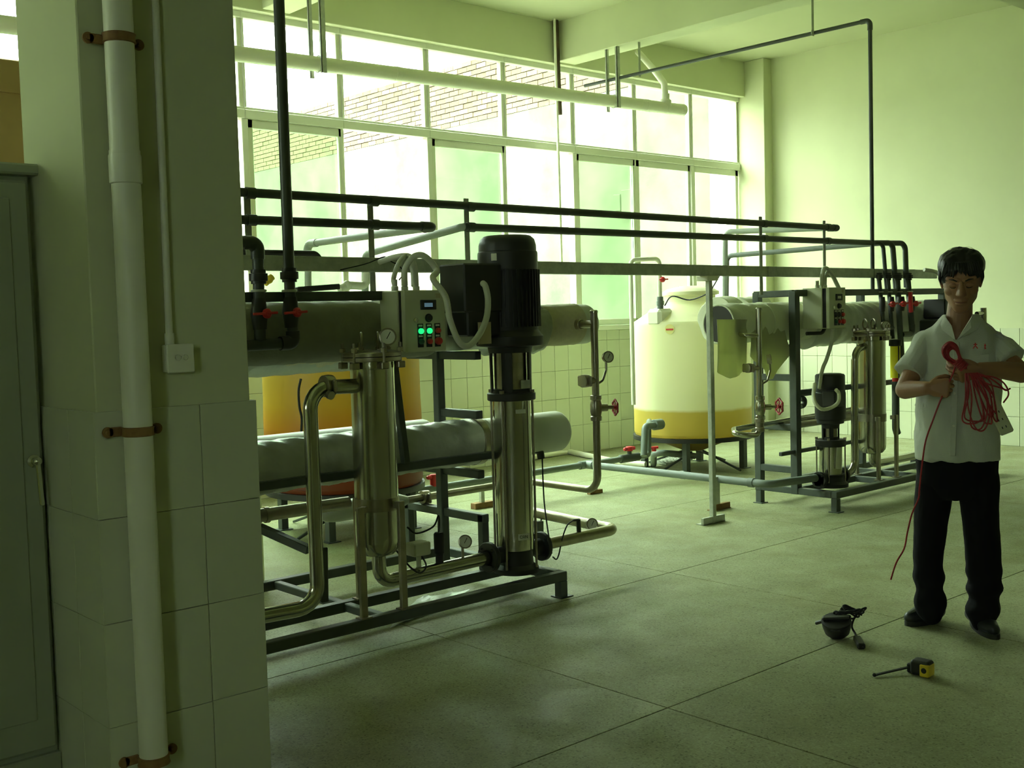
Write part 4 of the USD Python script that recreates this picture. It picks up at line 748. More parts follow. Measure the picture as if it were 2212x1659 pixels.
def tank(name, label, c, zt, m, legs_a, ztop, neck=True):
    t = thing(name, label, 'tank', (c[0], c[1], 0)); p = (c[0], c[1], 0); r = .555
    prof = [(.02, .16), (.10, .17), (.40, .29), (.52, .325), (r-.01, .335), (r, .36)]
    for k in range(9): prof += [(r+(.004 if k in (3, 4) else 0), .36+(ztop-.42)*k/8)]
    prof += [(r-.012, ztop-.03), (r-.06, ztop+.0), (.34, ztop+.10), (.25, ztop+.13)]
    if neck: prof += [(.235, ztop+.15), (.235, ztop+.21)]
    obj('shell', lathe(prof, 64, p), m, t)
    if neck: obj('lid', lathe([(.235, ztop+.21), (.268, ztop+.215), (.268, ztop+.245), (.22, ztop+.275), (.10, ztop+.30)], 48, p), m, t)
    obj('ring', lathe([(r-.03, .29), (r+.012, .292), (r+.012, .33), (r-.02, .332)], 48, p), 'black', t)
    L = [v(c[0]+.47*math.cos(a), c[1]+.47*math.sin(a), 0) for a in legs_a]
    for q in L: obj('leg', [bar(q, q+v(0, 0, .31), .055, .055, (1, 0, 0)), bx(q[0]-.05, q[0]+.05, q[1]-.05, q[1]+.05, 0, .006)], F, t)
    for q in L: obj('brace', bar(v(c[0], c[1], .16)+(q-v(c[0], c[1], 0))*.2, q*v(1, 1, 0)+np.cross(unit(q-v(c[0], c[1], 0)), v(0, 0, 1))*.25+v(0, 0, .01), .018, .018), F, t)
    return t, p
t2, p_ = tank('chemical_tank', 'big cream plastic tank with yellow liquid in its lower part, beside the corner', (8.39, 6.86), 0, 'tank_far', [PI+.55, PI+.55+PI/2, PI+.55+PI, PI+.55-PI/2], 1.43)
n_ = unit(v(7.642,6.598,1.336)-v(8.39, 6.86, 0)*1); n_[2] = 0; n_ = unit(n_); pc = v(8.39, 6.86, 0)+n_*.556; sx_ = unit(np.cross(v(0, 0, 1), n_))
M['sticker_y'] = mat('sticker_yellow', (.82, .74, .30), .5)
obj('sticker', lathe([(.045, 0), (.045, .003)], 28, pc+v(0, 0, 1.335), n_), 'sticker_y', t2, label='round yellow sticker with a red band'); obj('sticker_band', bar(pc+n_*.0035-sx_*.036+v(0, 0, 1.332), pc+n_*.0035+sx_*.036+v(0, 0, 1.332), .003, .014), 'red', t2)
obj('cut_out', [bx(-.10, .12, -.12, .06, 0, .13, .02)], 'tank_far', t2) if False else None
q_ = v(7.924,6.835,1.552)
tl = thing('tank_inlet', 'white inlet pipe with a red valve rising from the shoulder of the cream tank', 'pipe', tuple(q_))
obj('pipe', tube([q_+v(-.28, .1, -.9), q_+v(-.28, .1, .42), q_+v(0, 0, .43), q_+v(0, 0, .08)], .02, .05, 14), 'pvc_white', tl)
obj('fitting', lathe([(.03, -.04), (.03, .0), (.036, .004), (.036, .04), (.03, .044), (.03, .08)], 18, q_), 'pvc_grey', tl)
obj('valve_handle', [bar(q_+v(-.05, -.04, .235), q_+v(.06, -.05, .24), .012, .012), ball(q_+v(0, -.035, .236), .026, 2)], 'red', tl, label='red valve handle')
obj('shoulder_boss', [bx(q_[0]-.09, q_[0]+.12, q_[1]-.07, q_[1]+.10, 1.36, q_[2]-.03, .03)], 'pvc_white', tl)
tw = thing('level_cable', 'black cable drooping from the channel to the cream tank shoulder', 'cable', tuple(q_))
obj('cable', tube([q_+v(.03, -.03, .0), v(7.740,6.535,1.629), v(7.777,6.366,1.591), v(7.662,6.069,1.643), v(7.458,5.853,1.694), v(6.780,5.255,1.764)], .006, n=8, smooth=6), 'blackrub', tw)
to = thing('tank_outlet', 'grey outlet elbow at the foot of the cream tank', 'pipe', (7.8, 6.7, .4))
obj('elbow', tube([v(7.625,6.611,0.486), v(7.376,6.565,0.501), v(7.279,6.497,0.252)], .03, .07, 18), 'pvc_grey', to)
obj('flange', [cyl(v(7.635,6.603,0.494), v(7.525,6.594,0.495), .048, 20, .004)], 'pvc_grey', to)
df = thing('drain_fitting', 'grey drain valve with red handle and mesh grate under the cream tank', 'valve', (8.1, 6.9, 0))
obj('pipe', tube([v(8.210,7.205,0.020), v(7.683,6.739,0.229), v(8.269,6.747,0.130)], .03, .06, 16), 'pvc_grey', df)
obj('valve_handle', [bar(v(7.579,6.702,0.276), v(7.642,6.647,0.282), .035, .02), cyl(v(7.611,6.671,0.246), v(7.614,6.672,0.283), .02, 10)], 'red', df, label='red valve handle')
ga, gb = v(8.312,7.128,0.015), v(8.752,7.166,0.015)
obj('grate', [bar(ga+(gb-ga)*k/8, ga+(gb-ga)*k/8+v(.06, .28, 0), .01, .02) for k in range(9)]+[bar(ga+v(.06, .28, 0)*k/4, gb+v(.06, .28, 0)*k/4, .01, .02) for k in range(5)], 'galv', df)
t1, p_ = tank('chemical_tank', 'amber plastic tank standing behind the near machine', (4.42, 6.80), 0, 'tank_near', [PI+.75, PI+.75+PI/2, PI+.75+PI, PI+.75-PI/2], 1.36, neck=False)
obj('gauge_hose', tube([v(3.725,6.200,1.137), v(3.705,6.200,1.060), v(3.707,6.200,0.957), v(3.720,6.200,0.882), v(3.708,6.200,0.765)], .008, n=8, smooth=4), 'blackrub', t1)
dt = thing('dosing_barrel', 'small cream plastic barrel on the floor below the wrapped vessel', 'barrel', (3.05, 5.85, 0))
obj('shell', lathe([(.155, 0), (.165, .02), (.165, .55), (.15, .575), (.08, .59)], 40, (3.03, 5.85, 0)), mat('barrel_cream', (.60, .62, .34), .45), dt)
obj('lid', lathe([(.085, .588), (.085, .615), (.07, .62)], 28, (3.03, 5.85, 0)), 'black', dt)

# ------------------------------------------------------------------ the man and what he holds
M['skin'] = mat('skin', (.33, .17, .09), .5, var=.08, scale=30)
M['shirt'] = mat('white_shirt_cloth', (.50, .52, .44), .8, var=.06, scale=8, bump=.15, bscale=260)
M['trousers'] = mat('black_trouser_cloth', (.0045, .0045, .006), .9, spec=.2)
M['shoe'] = mat('black_leather', (.012, .014, .013), .38)
M['hair'] = mat('black_hair', (.006, .0055, .005), .45)
M['lip'] = mat('lip', (.22, .08, .05), .5); M['eye'] = mat('eye_dark', (.02, .014, .01), .3)
M['cord'] = mat('red_cord', (.30, .012, .022), .45)
Fd = unit(v(-.894, -.448, 0)); Rd = unit(np.cross(Fd, v(0, 0, 1))); Rd = -Rd if Rd[1] > 0 else Rd; Ud = v(0, 0, 1)   # towards the viewer, image right, up
def mball(p, r): return m3.Manifold.sphere(r, 20).translate(tuple(np.asarray(p, float)))
def bone(p, r, q, s): return m3.Manifold.batch_hull([mball(p, r), mball(q, s)])
def chain(js): return [bone(a[0], a[1], b[0], b[1]) for a, b in zip(js, js[1:])]
def ell(p, rx, ry, rz, tilt=0.):
    """ellipsoid: rx across, ry front to back, rz up, pitched forward by tilt"""
    m = m3.Manifold.sphere(1.0, 40); f = Fd*math.cos(tilt)-Ud*math.sin(tilt); u = Ud*math.cos(tilt)+Fd*math.sin(tilt)
    k_ = HS if tilt else 1.; A = np.stack([Rd*rx*k_, f*ry*k_, u*rz*k_, np.asarray(p, float)], 1); return m.transform(A.tolist())
def union(ms): return m3.Manifold.batch_boolean(ms, m3.OpType.Add)
def soften(m, edge, it=10, lam=.5):
    t = trimesh.Trimesh(*meshkit.arrays(m.refine_to_length(edge))[:2], process=True); v0 = np.array(t.vertices); trimesh.smoothing.filter_taubin(t, lamb=lam, nu=lam+.02, iterations=it)
    dv = np.array(t.vertices)-v0; L = np.linalg.norm(dv, axis=1, keepdims=True); t.vertices = v0+dv*np.minimum(1, edge*.9/np.maximum(L, 1e-9))*(L < edge*4); return t
def hand(W, e1, e2, e3, curl, spread=0., thumb=(.6, .5, .5), s=1.):
    """five-fingered hand: W wrist, e1 along the palm, e2 out of the palm, e3 to the index side"""
    e1 = unit(e1); e3 = unit(e3-e1*(e3@e1)); e2 = unit(e2-e1*(e2@e1)-e3*(e2@e3)); ms = []
    pc = [W+e1*.004, W+e1*.028+e3*.022, W+e1*.028-e3*.022, W+e1*.085*s+e3*.031*s, W+e1*.08*s-e3*.032*s]
    ms.append(m3.Manifold.batch_hull([mball(pc[0], .024)]+[mball(p, .0155) for p in pc[1:3]]+[mball(p, .0125) for p in pc[3:]]))
    for i, (o, L, r) in enumerate(((.030, .92, .0092), (.0105, 1., .0096), (-.0100, .95, .0092), (-.0290, .78, .0082))):
        k = W+e1*(.086-.004*abs(i-1))*s+e3*o*s; js = [(k-e1*.012, r*1.08), (k, r*1.05)]; ang = 0; p = k
        for seg, c in zip((.043, .026, .021), curl):
            ang += c*(1+.05*i); d_ = e1*math.cos(ang)+e2*math.sin(ang)+e3*spread*(1.5-i)*.1; p = p+unit(d_)*seg*L*s; js.append((p, r)); r *= .93
        ms += chain(js)
    a, b, c = thumb; t0 = W+e1*.022+e3*.024; t1 = t0+(e1*.55+e3*a+e2*.25)*.036; t2 = t1+unit(e1*.8+e3*b+e2*c)*.032; t3 = t2+unit(e1*.7-e3*.15+e2*c*1.4)*.026
    ms += chain([(t0, .0145), (t1, .0115), (t2, .0105), (t3, .0085)]); return ms

man = thing('person', 'man in a white short-sleeved shirt and black trousers, looking down and coiling a red cord', 'person', (4.87, 2.46, 0))
hc = v(4.880,2.439,1.601); HS = 1.09
tilt = .30
neck0, neck1 = v(4.906,2.466,1.379), v(4.906,2.455,1.519)
f_ = Fd*math.cos(tilt)-Ud*math.sin(tilt); u_ = Ud*math.cos(tilt)+Fd*math.sin(tilt)
def H(a, b, c): return hc+(Rd*a+f_*b+u_*c)*HS           # head frame: across, out of the face, up
head = [ell(H(0, -.012, .022), .076, .094, .098, tilt), m3.Manifold.batch_hull([ell(H(0, .016, -.012), .069, .068, .055, tilt), ell(H(0, .054, -.102), .031, .030, .022, tilt), ell(H(0, .040, -.085), .045, .03, .02, tilt), ell(H(-.044, .008, -.062), .018, .03, .026, tilt), ell(H(.044, .008, -.062), .018, .03, .026, tilt)]),
        m3.Manifold.batch_hull([mball(H(0, .083, .012), .0075), mball(H(0, .107, -.030), .0115), mball(H(-.013, .092, -.034), .0085), mball(H(.013, .092, -.034), .0085)]),
        m3.Manifold.batch_hull([mball(H(-.048, .062, .026), .013), mball(H(-.012, .078, .022), .011)]), m3.Manifold.batch_hull([mball(H(.048, .062, .026), .013), mball(H(.012, .078, .022), .011)]),
        ell(H(-.036, .047, -.030), .030, .026, .022, tilt), ell(H(.036, .047, -.030), .030, .026, .022, tilt), m3.Manifold.batch_hull([mball(H(-.020, .078, -.062), .0095), mball(H(.020, .078, -.062), .0095), mball(H(0, .087, -.062), .010)]),
        m3.Manifold.batch_hull([mball(H(-.014, .079, -.075), .009), mball(H(.014, .079, -.075), .009), mball(H(0, .084, -.076), .0095)])]
for s in (-1, 1):
    head += [m3.Manifold.batch_hull([ell(H(s*.080, -.016, .004), .007, .017, .020, tilt), ell(H(s*.073, -.008, -.024), .006, .010, .012, tilt)]), ell(H(s*.032, .073, -.001), .0165, .012, .0105, tilt)]
sl, sr = v(4.827,2.590,1.306), v(4.967,2.333,1.301)
el, wl_ = v(4.694,2.611,1.115), v(4.627,2.466,1.131)
er, wr_ = v(4.936,2.195,1.185), v(4.722,2.275,1.213)
kl, kr = v(4.625,2.346,1.195), v(4.600,2.397,1.075)
hl = hand(wl_, v(4.648,2.379,1.133)-wl_, -Fd-Rd*.1, kl-kr, (1.25, 1.55, .9), thumb=(.55, .25, .55), s=.97)
hr = hand(wr_, v(4.675,2.325,1.197)-wr_, -Fd*.6-Ud*.8, Rd*-.15+Ud*.7+Fd*.35, (.75, .65, .45), spread=.5, thumb=(.5, .1, .7), s=1.0)
body = head+chain([(neck0, .060), (neck1, .052)])+[bone(neck0, .058, v(4.918,2.477,1.256), .085), bone(v(4.918,2.477,1.256), .085, v(4.898,2.472,0.983), .09), bone(v(4.898,2.472,0.983), .09, v(4.895,2.476,0.771), .10)]
body += chain([(sl, .042), (el, .043)])+chain([(el, .043), (wl_, .029)])+chain([(sr, .042), (er, .043)])+chain([(er, .044), (v(4.842,2.225,1.201), .040), (wr_, .029)])+hl+hr
body += chain([(v(4.865,2.536,0.748), .08), (v(4.820,2.560,0.387), .055), (v(4.848,2.571,0.081), .04)])+chain([(v(4.934,2.399,0.751), .08), (v(4.919,2.363,0.376), .055), (v(4.940,2.365,0.063), .04)])
bm = soften(union(body), .0065, 5)
body_prim = obj('body', bm, 'skin', man, smooth=True)
for s in (-1, 1):
    obj('eyelid_line', tube([H(s*.019, .0815, -.006), H(s*.026, .0855, -.0085), H(s*.034, .0850, -.0085), H(s*.044, .0790, -.006)], [.0008, .0016, .0016, .0008], n=8), 'eye', body_prim)
    obj('eyebrow', tube([H(s*.016, .088, .020), H(s*.030, .086, .027), H(s*.048, .073, .025)], [.0022, .0034, .0014], n=8), 'hair', body_prim)
obj('mouth', tube([H(-.022, .085, -.0685), H(-.010, .0945, -.0675), H(0, .0965, -.0685), H(.010, .0945, -.0675), H(.022, .085, -.0685)], [.0008, .0018, .0020, .0018, .0008], n=8), 'lip', body_prim)
# hair: a parted cap with a jagged fringe
hm = union([ell(H(-.006, -.022, .040), .083, .098, .093, tilt), ell(H(-.034, -.008, .062), .055, .085, .062, tilt), ell(H(.036, -.008, .060), .055, .085, .064, tilt)])
cut = m3.Manifold.batch_hull([ell(H(0, .10, -.05), .072, .055, .075, tilt), ell(H(-.008, .115, -.02), .062, .05, .055, tilt)])
hm = hm-cut-ell(H(0, .07, -.09), .12, .16, .085, tilt)
hm = soften(hm, .007, 5); hv = np.array(hm.vertices); nn = hm.vertex_normals; hm.vertices = hv+nn*((meshkit.fbm(hv*v(60, 60, 18), 3, 5)-.5)*.012)[:, None]
locks = []
for i in range(15):
    a = -.068+i*.0098; b0 = H(a*.8, .060-abs(a)*.15, .088); t_ = H(a*1.05+random.uniform(-.006, .006), .086-abs(a)*.32, .030+.012*random.random()+(.012 if -.02 < a < .02 else 0)); mid = (b0+t_)/2+f_*.016
    locks.append(tube([b0, mid, t_], [.011, .009, .0012], n=8, smooth=4) if False else tube(spline([b0, mid, t_], 5), np.interp(np.linspace(0, 1, 11), [0, .5, 1], [.011, .009, .001]), n=8))
for s in (-1, 1):
    for k in range(4): locks.append(tube(spline([H(s*.076, .03-.016*k, .05), H(s*.081, .036-.018*k, .02), H(s*.077, .036-.018*k, -.004-.008*(k % 2))], 5), np.interp(np.linspace(0, 1, 11), [0, .5, 1], [.010, .008, .001]), n=8))
for s in (-1, 1): locks.append(tube(spline([H(s*.004, .0, .128), H(s*.02, .01, .142), H(s*.045, .015, .136), H(s*.066, .02, .112)], 5), .0007, n=5))
obj('hair', [hm]+locks, 'hair', man, smooth=True)

# shirt
def loft(secs, n=48, power=2.3):
    """closed tube through (centre, half width, half depth) sections"""
    V = []; a = np.arange(n)*2*PI/n
    for c, hw, dp in secs:
        ca, sa = np.cos(a), np.sin(a); V.append(c+Rd*(np.sign(ca)*np.abs(ca)**(2/power)*hw)[:, None]+Fd*(np.sign(sa)*np.abs(sa)**(2/power)*dp)[:, None])
    m = len(V); V = np.vstack(V+[[V[0].mean(0)], [V[-1].mean(0)]]); Fc = []
    for i in range(m-1):
        for j in range(n): k = (j+1) % n; p, q, s, t = i*n+j, i*n+k, (i+1)*n+k, (i+1)*n+j; Fc += [(p, q, s), (p, s, t)]
    for j in range(n): k = (j+1) % n; Fc += [(m*n, k, j), (m*n+1, (m-1)*n+j, (m-1)*n+k)]
    t = trimesh.Trimesh(V, Fc, process=True); t.fix_normals(); return m3.Manifold(m3.Mesh(np.array(t.vertices, np.float32), np.array(t.faces, np.uint32)))
torso = loft([(v(4.890,2.465,0.793), .184, .135), (v(4.890,2.464,0.857), .186, .14), (v(4.890,2.464,1.026), .183, .135), (v(4.894,2.456,1.195), .182, .128), (v(4.900,2.457,1.289), .185, .122), (v(4.905,2.457,1.362), .165, .105), (v(4.905,2.457,1.408), .115, .085), (v(4.901,2.454,1.446), .075, .07)])
def sleeve(a, ra, b, rb_):
    d_ = unit(b-a); c = b+d_*.06; n_ = -d_; return bone(a, ra, c, rb_).trim_by_plane(tuple(n_), float(n_@b))
sleeves = [sleeve(v(4.833,2.579,1.314), .064, v(4.727,2.612,1.188), .068), sleeve(v(4.969,2.329,1.313), .064, v(4.947,2.240,1.241), .066)]
sh = union([torso]+sleeves)
def wedge(pts, back, front): return m3.Manifold.hull_points(np.array([p+Fd*back for p in pts]+[p+Fd*front for p in pts]))
vneck = wedge([v(4.851,2.498,1.531), v(4.906,2.388,1.527), v(4.897,2.405,1.424), v(4.871,2.457,1.338), v(4.869,2.463,1.338), v(4.852,2.495,1.427)], -.0, .4)
sh = sh-vneck-bone(neck0, .066, v(4.880,2.439,1.529), .068)
sm = soften(sh, .013, 4); sv = np.array(sm.vertices); rel = sv-v(4.87, 2.46, 0); au = rel@Rd; zz = sv[:, 2]
fold = (meshkit.fbm(np.stack([au*13, rel@Fd*13, zz*5], 1), 3, 12)-.5)*.026-.007*np.abs(np.sin(au*21+zz*6+4*meshkit.noise(rel*5, 3)))**6
sm.vertices = sv+sm.vertex_normals*fold[:, None]
shirt = obj('shirt', sm, 'shirt', man, smooth=True)
def flap(pts, th=.006, out=.0):
    p = [np.array(q) for q in pts]; return hull([q+Fd*out for q in p]+[q+Fd*(out+th) for q in p])
mc = .108
obj('collar', flap([v(4.794,2.474,1.448), v(4.769,2.479,1.408), v(4.762,2.471,1.383), v(4.763,2.424,1.399), v(4.761,2.406,1.335), v(4.761,2.444,1.428)]), 'shirt', shirt)
obj('collar', flap([v(4.849,2.369,1.449), v(4.846,2.334,1.408), v(4.830,2.339,1.380), v(4.799,2.353,1.389), v(4.762,2.402,1.335), v(4.808,2.361,1.425)]), 'shirt', shirt)
obj('placket', [bar(v(4.766,2.404,1.329), v(4.749,2.415,0.822), .026, .010, Fd)], 'shirt', shirt)
obj('button', [lathe([(.0055, 0), (.0055, .002)], 12, v(4.751,2.406,1.101), Fd), ], 'label', shirt); obj('button', lathe([(.0055, 0), (.0055, .002)], 12, v(4.749,2.410,0.957), Fd), 'label', shirt)
obj('pocket', [flap([v(4.809,2.348,1.266), v(4.846,2.297,1.271), v(4.836,2.294,1.176), v(4.802,2.338,1.173)], .006)], 'shirt', shirt)
c1 = v(4.806,2.338,1.309)
obj('embroidery', [bar(c1+Rd*a+Ud*b, c1+Rd*c+Ud*d_, .004, .003, Fd) for a, b, c, d_ in ((-.008, .006, .008, .006), (0, .014, 0, .0), (0, .002, -.010, -.012), (0, .002, .010, -.012), (-.006, -.004, -.002, -.001))], 'red', shirt, label='small red embroidered characters')
c2 = v(4.834,2.308,1.306)
obj('embroidery', [bar(c2+Rd*a+Ud*b, c2+Rd*c+Ud*d_, .004, .003, Fd) for a, b, c, d_ in ((0, .012, 0, -.012), (-.004, .004, .005, .004), (-.004, -.006, .005, -.010))], 'red', shirt)

# trousers and shoes
tr_ = [loft([(v(4.889,2.467,0.613), .10, .10), (v(4.889,2.467,0.687), .168, .115), (v(4.890,2.465,0.804), .176, .115), (v(4.890,2.464,0.878), .165, .105)]),
       *chain([(v(4.849,2.546,0.695), .088), (v(4.820,2.559,0.516), .078), (v(4.816,2.567,0.343), .067), (v(4.825,2.572,0.200), .067), (v(4.837,2.570,0.083), .070)]), *chain([(v(4.928,2.388,0.700), .092), (v(4.915,2.370,0.524), .080), (v(4.919,2.361,0.355), .074), (v(4.932,2.359,0.222), .076), (v(4.936,2.372,0.073), .066)])]
tm = union(tr_)
tt = soften(tm, .014, 5); tv = np.array(tt.vertices); low = np.clip((.42-tv[:, 2])/.3, 0, 1)
tt.vertices = tv+tt.vertex_normals*((np.sin(tv[:, 2]*(58+8*np.sign((tv-v(4.87, 2.46, 0))@Rd))+3.5*meshkit.noise(tv*v(11, 11, 6), 4))*.0075*np.clip(low*1.5-.25, 0, 1))+(meshkit.fbm(tv*v(15, 15, 6), 3, 3)-.5)*.020)[:, None]
obj('trousers', tt, 'trousers', man, smooth=True)
def shoe(heel, toe, k):
    heel, toe = heel*v(1, 1, 0), toe*v(1, 1, 0); d_ = unit(toe-heel); s_ = np.cross(v(0, 0, 1), d_); L = np.linalg.norm(toe-heel)
    q = lambda a, b, z: heel+d_*a*L+s_*b+v(0, 0, z)
    up = m3.Manifold.batch_hull([mball(q(.06, 0, .05), .036), mball(q(.30, 0, .05), .040), mball(q(.12, 0, .095), .034)]); fr = m3.Manifold.batch_hull([mball(q(.30, 0, .062), .040), mball(q(.62, .012, .042), .036), mball(q(.62, -.012, .042), .036), mball(q(.88, 0, .036), .030)])
    t = soften(union([up, fr])-m3.Manifold.cube((3, 3, 1), True).translate((heel[0], heel[1], -.482)), .008, 6)
    s = obj('shoe', t, 'shoe', man, smooth=True)
    a = np.linspace(0, 2*PI, 29)[:-1]; pl = np.array([(.5+.52*math.cos(t_), (.038+.012*math.cos(t_))*math.sin(t_)) for t_ in a])
    obj('sole', hull([q(x, y, z) for x, y in pl for z in (0, .022)]), 'black', s); obj('lace', [bar(q(.40+.07*i, -.018, .098-.008*i), q(.40+.07*i, .018, .098-.008*i), .006, .004) for i in range(3)], 'black', s)
shoe(v(4.982,2.601,0.000), v(4.793,2.667,0.000), 0); shoe(v(5.035,2.473,0.000), v(4.854,2.270,0.000), 1)

# the red cord
cord = thing('extension_lead', 'red extension cord bundled in the mans hands, ending in a white socket strip', 'cord', tuple(v(4.646,2.305,1.211)))
def C(pts, r=.0034): return tube(pts, r, n=8, smooth=6)
up_l = []
up_pts = [v(4.647,2.303,1.218), v(4.630,2.336,1.231), v(4.609,2.379,1.267), v(4.605,2.386,1.307), v(4.617,2.362,1.333), v(4.630,2.336,1.318), v(4.637,2.323,1.278), v(4.642,2.313,1.242), v(4.648,2.300,1.218)]
ctr = np.mean(up_pts, 0)
for i in range(10):
    s = 1-.052*i; up_l.append(C([up_pts[0]+Fd*.002*i]+[ctr+(p-ctr)*s+Fd*random.uniform(-.014, .014)+Rd*random.uniform(-.002, .002) for p in up_pts[1:-1]]+[up_pts[-1]+Fd*.002*i]))
obj('upper_loops', up_l, 'cord', cord)
ax_ = unit(v(4.648,2.300,1.214)-v(4.630,2.336,1.255)); obj('binding_turns', [ring(v(4.632,2.333,1.251)+ax_*.0065*i, ax_+Fd*.05*(i % 3-1), .020, .0036) for i in range(7)], 'cord', cord)
lw = []
for i, (mx_, my_, bx__, by_, ex, ey) in enumerate(((2086, 860, 2080, 905, 2120, 893), (2092, 850, 2084, 898, 2122, 900), (2098, 855, 2096, 915, 2128, 880), (2090, 870, 2104, 918, 2132, 890), (2112, 850, 2128, 890, 2138, 885), (2118, 846, 2136, 880, 2142, 870), (2106, 858, 2120, 905, 2136, 905), (2122, 852, 2140, 900, 2146, 895))):
    z0 = v(4.651,2.293,1.199)
    q = lambda x, y: z0+Rd*(x-2092)*.00206-Ud*(y-806)*.00206+Fd*random.uniform(-.02, .02)
    lw.append(C([z0+Rd*.004*i-Rd*.012, q(mx_, my_), q(bx__, by_), q((bx__+ex)/2+4, max(by_, ey)+6), q(ex, ey), q(ex-8, ey-45), z0+Rd*.004*i+Rd*.01]))
q0 = lambda x, y, o=0: v(4.651,2.293,1.199)+Rd*(x-2092)*.00206-Ud*(y-806)*.00206+Fd*o
lw += [C([q0(2108, 806), q0(2130, 815, .01), q0(2150, 830), q0(2162, 842), q0(2172, 838)]), C([q0(2112, 812), q0(2140, 815), q0(2160, 828, .01), q0(2168, 850), q0(2158, 868)]), C([q0(2104, 810), q0(2122, 832), q0(2135, 850)]), C([q0(2100, 812), q0(2128, 828, .015), q0(2150, 836), q0(2166, 842, .01)])]
obj('lower_loops', lw, 'cord', cord)
obj('loose_end', [C([v(4.639,2.341,1.246), v(4.646,2.361,1.194), v(4.645,2.390,1.133), v(4.618,2.406,1.073), v(4.588,2.420,1.000), v(4.583,2.452,0.908), v(4.585,2.471,0.805), v(4.606,2.496,0.687), v(4.621,2.510,0.637), v(4.627,2.544,0.566), v(4.635,2.571,0.477), v(4.638,2.589,0.401), v(4.631,2.624,0.333), v(4.629,2.651,0.251)], .0038)], 'cord', cord)
s0, s1 = v(4.708,2.248,1.133), v(4.783,2.187,0.936); st = obj('socket_strip', [bar(s0, s1, .058, .036, Fd, .006)], 'box', cord, label='white socket strip')
d_ = unit(s1-s0); sx_ = unit(np.cross(d_, Fd))
for i in range(5): obj('socket_hole', [bar(s0+d_*(.045+.036*i)+Fd*.017+sx_*o-d_*.005, s0+d_*(.045+.036*i)+Fd*.0195+sx_*o+d_*.005, .004, .004, Fd, 0) for o in (-.008, .008)], 'text', st)

# things lying on the floor
sp_ = thing('grinder_head', 'round black tool housing with bundled cable and plug, lying on the floor', 'power tool', tuple(v(4.365,2.766,0.000)))
bc = v(4.409,2.794,0.000)+v(0, 0, .055); ax_ = unit(v(-.30, -.12, .95)); fx_ = frame(ax_, Rd)
obj('bowl', lathe([(.0, -.055), (.035, -.050), (.055, -.030), (.063, 0), (.064, .012), (.060, .020)], 36, bc, ax_), 'black', sp_)
obj('top_disc', lathe([(.062, .018), (.066, .022), (.066, .030), (.030, .034), (.012, .036), (.012, .044), (.006, .046)], 36, bc, ax_), 'blackrub', sp_)
obj('name_plate', bar(bc+Fd*.056-Ud*.004-Rd*.022, bc+Fd*.056-Ud*.004+Rd*.022, .004, .022, Fd), 'frame_grey', sp_)
obj('bracket', [bar(bc-Rd*.06+ax_*.035, bc+Rd*.065+ax_*.05, .03, .02, ax_, .006), bar(bc-Rd*.05+ax_*.025, bc-Rd*.094+ax_*.006, .018, .014, ax_, .004)], 'black', sp_)
cb_ = bc+Rd*.035-Fd*.03+Ud*.05
obj('cable_bundle', [C([cb_+Rd*(.05*math.cos(t_+k)+.01*k)-Fd*(.03*math.sin(t_+k))+Ud*(.014*math.sin(2*t_+k)+.006*k) for t_ in np.linspace(0, 2*PI, 9)], .0045) for k in range(5)], 'blackrub', sp_)
pl_ = v(4.349,2.642,0.014); obj('lead', C([cb_+Rd*.045, v(4.470,2.755,0.050), v(4.456,2.728,0.020), pl_], .0048), 'blackrub', sp_)
obj('plug', [bar(v(4.427,2.703,0.014), v(4.324,2.618,0.014), .034, .026, (0, 0, 1), .006), bar(v(4.335,2.627,0.014), v(4.319,2.604,0.014), .006, .003)], 'black', sp_)
tm_ = thing('tape_measure', 'black and yellow tape measure with a wrist strap, nearest thing on the floor', 'tape measure', tuple(v(4.167,2.252,0.000)))
tc = v(4.194,2.266,0.000); a_ = unit(Rd*.92+Fd*.38); b_ = unit(np.cross(v(0, 0, 1), a_)); b_ = -b_ if b_@Fd < 0 else b_
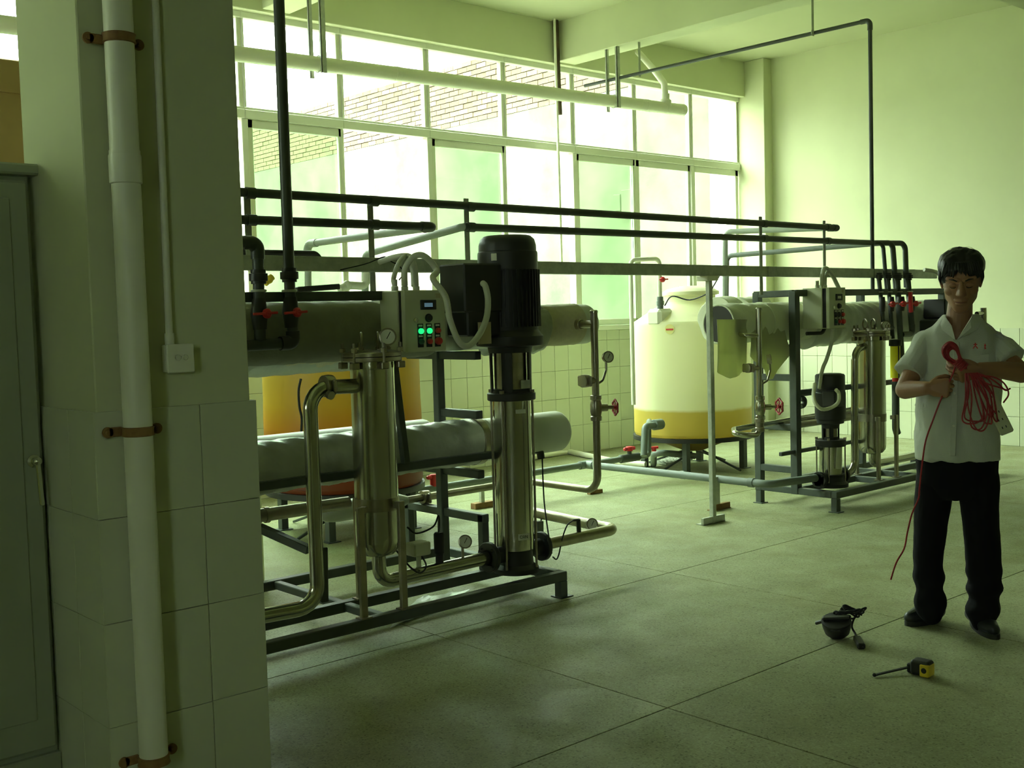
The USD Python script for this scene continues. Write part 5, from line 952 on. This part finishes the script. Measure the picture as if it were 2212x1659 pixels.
def rb(c, la, lb, h, r=.010): return m3.Manifold.batch_hull([mball(c+a_*sa*(la-r)+b_*sb*(lb-r)+v(0, 0, z), r) for sa in (-1, 1) for sb in (-1, 1) for z in (r, h-r)])
obj('case', [rb(tc, .040, .032, .062, .014)], 'black', tm_, smooth=True)
obj('yellow_panel', [rb(tc+a_*.022+b_*.004, .0195, .0316, .052, .007)], 'yellow_btn', tm_, smooth=True); obj('yellow_panel', [lathe([(.012, 0), (.010, .003)], 20, tc+b_*.0345+a_*.022+v(0, 0, .028), b_)], 'black', tm_)
obj('mouth_piece', [rb(tc-a_*.046, .014, .016, .040, .008)], 'black', tm_, smooth=True)
obj('strap', [bar(tc-a_*.05+v(0, 0, .022), v(4.039,2.386,0.008), .016, .007, (0, 0, 1), .003), ball(v(4.035,2.386,0.009), .008, 2)], 'blackrub', tm_)
wl = thing('plastic_sheet', 'crumpled clear plastic sheet on the floor under the near machine frame', 'sheet', tuple(v(3.554,4.696,0.000)))
pg = [v(3.131,4.461,0.003), v(3.337,4.510,0.003), v(3.699,4.662,0.003), v(3.839,4.734,0.003), v(3.655,4.786,0.003), v(3.435,4.740,0.003), v(3.023,4.483,0.003)]
def sheet(a, b, c, d, n=18, amp=.03, seed=2):
    V = []
    for i in range(n+1):
        for j in range(n+1):
            s, t = i/n, j/n; p = (a*(1-s)+b*s)*(1-t)+(d*(1-s)+c*s)*t; V.append(p+v(0, 0, .004+amp*meshkit.fbm(p*v(14, 14, 0)+seed, 3, seed)**2))
    Fq = [(i*(n+1)+j, (i+1)*(n+1)+j, (i+1)*(n+1)+j+1) for i in range(n) for j in range(n)]+[(i*(n+1)+j, (i+1)*(n+1)+j+1, i*(n+1)+j+1) for i in range(n) for j in range(n)]
    V = np.array(V); N = len(V); return trimesh.Trimesh(np.vstack([V, V-v(0, 0, .003)]), Fq+[(r+N, q+N, p+N) for p, q, r in Fq], process=False)
obj('sheet', sheet(v(3.104,4.435,0.000), v(3.323,4.491,0.000), v(3.835,4.710,0.000), v(3.516,4.767,0.000)), 'wrap', wl, smooth=True)
